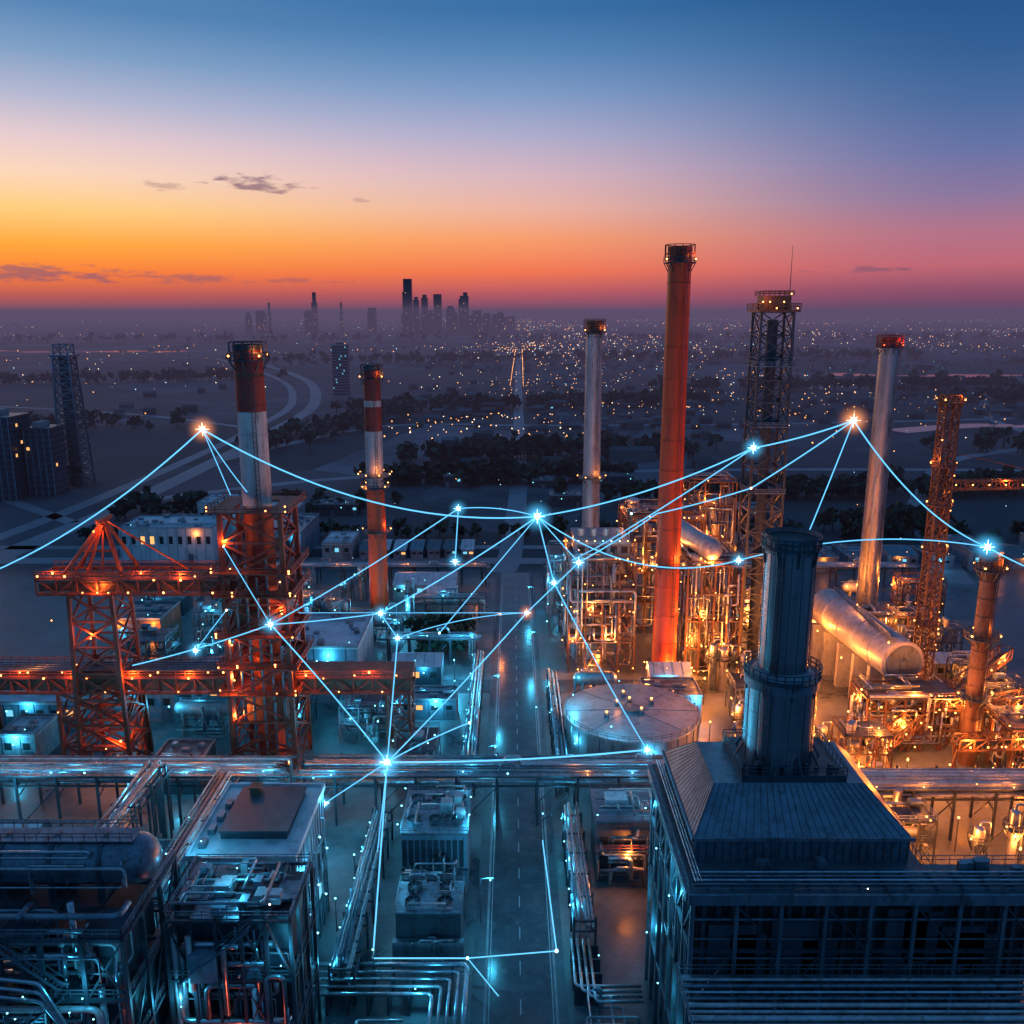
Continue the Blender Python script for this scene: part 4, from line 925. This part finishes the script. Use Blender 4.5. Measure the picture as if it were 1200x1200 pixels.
for i in range(1100):
    x=R.uniform(-128,130); y=R.uniform(112,300); a=R.uniform(8,15); b_=R.uniform(6,11)
    if abs(x)>y*.66+12: continue
    if not free(x,x+a,y,y+b_,1.2): continue
    k='o' if x>40 else ('t' if R.random()<.85 else 'o')
    if y>285 and R.random()<.5: continue
    R.choice([vessels,drum,frame_s,frame_s,frame_s,shed_s] if x>10 else [vessels,drum,frame_s,frame_s,shed_s,shed_s])(x,x+a,y,y+b_,k,2600 if k=='o' else 750)
    occ(x,x+a,y,y+b_); cnt+=1
m=MB('yard_pipework')
for i in range(5): m.mat(R.choice(['pipe','pipe','galv'])); m.path([(-34,116.2-i*1.5,3.4),(-6.8-i*1.2,116.2-i*1.5,3.4),(-6.8-i*1.2,96,3.4)],R.choice([.22,.3,.38]),10)
for i in range(4): m.mat('pipe'); m.path([(9.4+i*.9,122,3.2),(9.4+i*.9,112-i,3.2),(19,112-i,3.2)],.24,8)
m.mat('steel_dark')
for i in range(9): m.cbox(-33+i*3,113.3,0,.3,7,3.1)
for i in range(4): m.cbox(11.4,121-i*3,0,4.4,.3,2.9)
m.mat('steel_grey'); m.rail([(-34,117.4,0),(-6,117.4,0)],1.2,.1); maze(m,-33,-8,98,107,.4,3,16,(.14,.2,.26)); maze(m,9.4,18.5,96,110,.4,5,20,(.14,.2,.26))
m.lamp(-14,110,4.5,'t',.16,500); m.lamp(13,115,6,'t',.16,500)
m.build()
m=MB('service_pipe_rack')
for i in range(9): m.mat(R.choice(['pipe','pipe_dark','galv'])); m.tube((19,79+i*.95,26),(62,79+i*.95,26),R.choice([.18,.26,.34]),n=8)
m.mat('steel_dark')
for i in range(9): x=20+i*5; m.beam((x,78.5,25.4),(x,88,25.4),.4); m.beam((x,78.6,0),(x,78.6,25.4),.5)
m.mat('steel_grey'); m.rail([(19,87.6,26),(62,87.6,26)],1.1,.09,False,1.5); m.rail([(19,78.5,26),(19,88,26)],1.1,.09,False,1.5); m.box(19,62,86.6,87.6,25.75,25.85)
m.build()
for i,(x,y) in enumerate([(-5.2,130),(-5.2,176),(-5.2,214),(-5.2,262),(7.4,150),(7.4,196),(7.4,246),(7.4,290)]):
    m=MB('street_lamp'); m.mat('steel_grey'); m.tube((x,y,0),(x,y,8),.12,.08,8); dx=1.6 if x<0 else -1.6; m.path([(x,y,7.8),(x,y,8.4),(x+dx,y,8.5)],.07,6); m.box(x+dx-.45,x+dx+.45,y-.15,y+.15,8.4,8.55); m.lamp(x+dx,y,8.15,'t' if i!=3 else 'o',.2,1000); m.build()
m=MB('yard_floodlights')
for x,y,pw in((-15,216,5500),(-28,200,4000),(-16,230,4500),(-21,170,2500),(-29,128,2200),(-28,140,2200),(-21,116,1400),(-40,150,2000),(-75,200,2200),(-100,198,1800),(-60,300,1500),(20,220,1200),(-85,135,1600),(-100,150,1400),(-34,272,2200),(-70,140,1500)):
    m.mat('steel_dark'); m.tube((x,y,0),(x,y,6),.12,.1,6); m.lamp(x,y,6.2,'t',.22,pw)
for x,y,pw in((76,150,9000),(70,140,7000),(84,172,8000),(92,170,8000),(70,180,6000),(60,200,4000),(50,215,4500),(118,170,6000),(80,222,5500),(105,212,6000),(46,190,2500),(36,222,5500),(48,222,5000),(100,240,4500),(66,160,5000),(90,140,6000),(84,150,6000)):
    m.mat('steel_dark'); m.tube((x,y,0),(x,y,7),.12,.1,6); m.lamp(x,y,7.3,'o',.32,pw)
m.build()

# ------------------------------------------------------------------ luminous network
n1=(-52.6,150,80.6); n2=(4.4,150,65.4); n3=(-9.3,150,66.8); n4=(-10,150,57.3); n5=(57.9,150,82.1); n6=(41.2,150,77.4); n8=(11.7,150,57.1); n9=(7.4,150,53.4); n10=(2.6,150,47.8); n11=(-23.4,150,47.7); n12=(-20.5,150,43.0)
n13=(-43.1,150,45.6); n14=(-56.9,150,40.7); n15=(-23.1,150,18.7); n16=(-7.8,150,26.6); n17=(24.9,150,21.2); n18=(83.2,150,59.9); n19=(39.8,150,57.5); n20=(-32.8,140,16.2); n21=(6.9,119,3.5); n22=(-6.9,119,2.2); n23=(-21.6,119,2.2)
net=bpy.data.objects.new('luminous_network',None); bpy.context.collection.objects.link(net)
ln=MB('overlay_light_lines'); ln.mat('net_line')  # graphic overlay lines, modelled as glowing tubes
def line(a,b,sag=0,r=.15):
    a=Vector(a);b=Vector(b); Q=[]
    for i in range(19):
        t=i/18; p=a.lerp(b,t); p.z-=sag*4*t*(1-t); Q.append(p)
    ln.sweep(Q,r*.78,6)
for a,b,sg,r in [((-112,150,49),n1,5,.17),(n1,n2,5,.17),(n1,(-45.7,150,69.7),0.4,.10),(n1,(-48.6,150,69.2),0,.10),(n3,n13,.5,.13),(n3,n4,0,.11),(n2,n11,.6,.15),(n11,n13,.2,.13),(n13,(-68.5,150,37.8),.4,.14),(n2,(-13,150,44),0,.11),(n3,n2,-.7,.11),
    (n2,n6,1.6,.16),(n6,n5,.4,.16),(n5,(41.2,150,70.4),.2,.14),((41.2,150,70.4),(25.1,150,65.9),.2,.13),((25.1,150,65.9),n8,.3,.13),(n6,(20.7,150,63.5),.2,.13),((20.7,150,63.5),(10.5,150,57.5),.2,.1),(n5,(51.3,150,61.3),.2,.13),(n5,n18,3,.16),(n18,(95,150,54.5),.3,.17),(n18,n19,-2.5,.13),
    (n2,n19,4.5,.14),(n2,n8,0,.12),(n2,n9,0,.13),(n9,n17,.6,.14),(n8,n10,0,.13),(n10,n15,.4,.15),(n15,n13,-.6,.15),(n15,n16,-.4,.14),(n15,n17,.7,.2),(n15,n12,0,.14),(n12,n11,0,.11),(n12,n10,-1,.09),(n15,n20,0,.12),(n15,n23,0,.16),(n23,n22,0,.14),(n22,n21,0,.12),(n21,(5.4,140,9),0,.14),(n13,(-50.5,150,60),0,.1),(n14,(-50.8,150,48.3),0,.1),((-38,150,47.8),n10,0,.07),(n22,(-2,112,1.5),0,.12),(n15,(-23.0,135,10),0,.1)]:
    line(a,b,sg,r)
ln.build(net)
nd=MB('nodes')
NB=[]
for p,r,wm,big in [(n1,.6,1,1),(n2,.68,0,1),(n3,.42,0,0),(n4,.42,0,0),(n5,.65,1,1),(n6,.52,0,1),((20.7,150,65.9),.25,0,0),(n8,.5,0,1),(n9,.42,0,0),(n10,.4,1,0),(n11,.45,0,0),(n12,.42,0,0),(n13,.52,0,1),(n14,.45,0,0),(n15,.75,0,1),(n16,.3,0,0),(n17,.52,0,1),(n18,.68,0,1),(n19,.42,0,0),(n20,.4,0,0),(n21,.35,0,0),(n22,.3,0,0),((-13,150,44),.25,0,0),((51.3,150,61.3),.3,1,0),((-50.5,150,60),.2,1,0),((-50.8,150,48.3),.25,1,0),((41.2,150,70.4),.25,1,0)]:
    nd.mat('net_core_warm' if wm else 'net_core'); nd.sph(p,r*.75,12,8)
    for i in range(4 if r>.38 else 0):  # sparkle rays of the node, shaped as thin glowing spikes
        t=math.pi*i/4; l=r*(2.0 if i%2==0 else 1.4); v=Vector((math.cos(t)*l,0,math.sin(t)*l))
        for s_ in(-1,1): nd.tube(Vector(p),Vector(p)+v*s_,r*.14,.01,5)
    NB.append((p,r,wm))
nd.build(net)
for p,r,wm in NB:
    if r<.4: continue
    ld=bpy.data.lights.new('node_light','POINT'); ld.energy=1500*r; ld.color=(1,.45,.2) if wm else (.1,.7,1); ld.shadow_soft_size=.5
    lo=bpy.data.objects.new('node_light',ld); lo.location=(p[0],p[1]-.8,p[2]); lo.parent=net; bpy.context.collection.objects.link(lo)
# bloom round each node, put in as a radial fall-off emission volume
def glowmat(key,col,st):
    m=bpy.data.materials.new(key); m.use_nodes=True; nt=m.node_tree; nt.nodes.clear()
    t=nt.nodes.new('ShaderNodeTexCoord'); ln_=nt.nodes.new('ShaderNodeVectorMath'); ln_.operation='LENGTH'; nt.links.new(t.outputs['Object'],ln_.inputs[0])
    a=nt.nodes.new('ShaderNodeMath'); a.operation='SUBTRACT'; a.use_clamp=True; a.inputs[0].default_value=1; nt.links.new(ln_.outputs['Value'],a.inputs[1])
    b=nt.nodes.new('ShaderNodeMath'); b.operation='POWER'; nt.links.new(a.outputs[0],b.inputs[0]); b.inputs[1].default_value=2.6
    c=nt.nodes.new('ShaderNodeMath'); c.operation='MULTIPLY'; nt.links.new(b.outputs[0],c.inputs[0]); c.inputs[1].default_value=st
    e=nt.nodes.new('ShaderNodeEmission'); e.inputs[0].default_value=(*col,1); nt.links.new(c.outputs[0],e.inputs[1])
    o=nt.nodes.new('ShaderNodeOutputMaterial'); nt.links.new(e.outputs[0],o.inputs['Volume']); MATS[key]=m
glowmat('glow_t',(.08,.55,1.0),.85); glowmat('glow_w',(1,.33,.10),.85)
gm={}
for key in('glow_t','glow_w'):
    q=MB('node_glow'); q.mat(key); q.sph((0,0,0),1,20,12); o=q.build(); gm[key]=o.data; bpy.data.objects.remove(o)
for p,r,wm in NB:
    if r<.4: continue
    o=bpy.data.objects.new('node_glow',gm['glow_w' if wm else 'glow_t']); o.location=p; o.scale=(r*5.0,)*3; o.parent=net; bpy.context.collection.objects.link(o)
print('lights',len(bpy.data.lights),'modules',cnt,'polys',sum(len(m.polygons) for m in bpy.data.meshes))
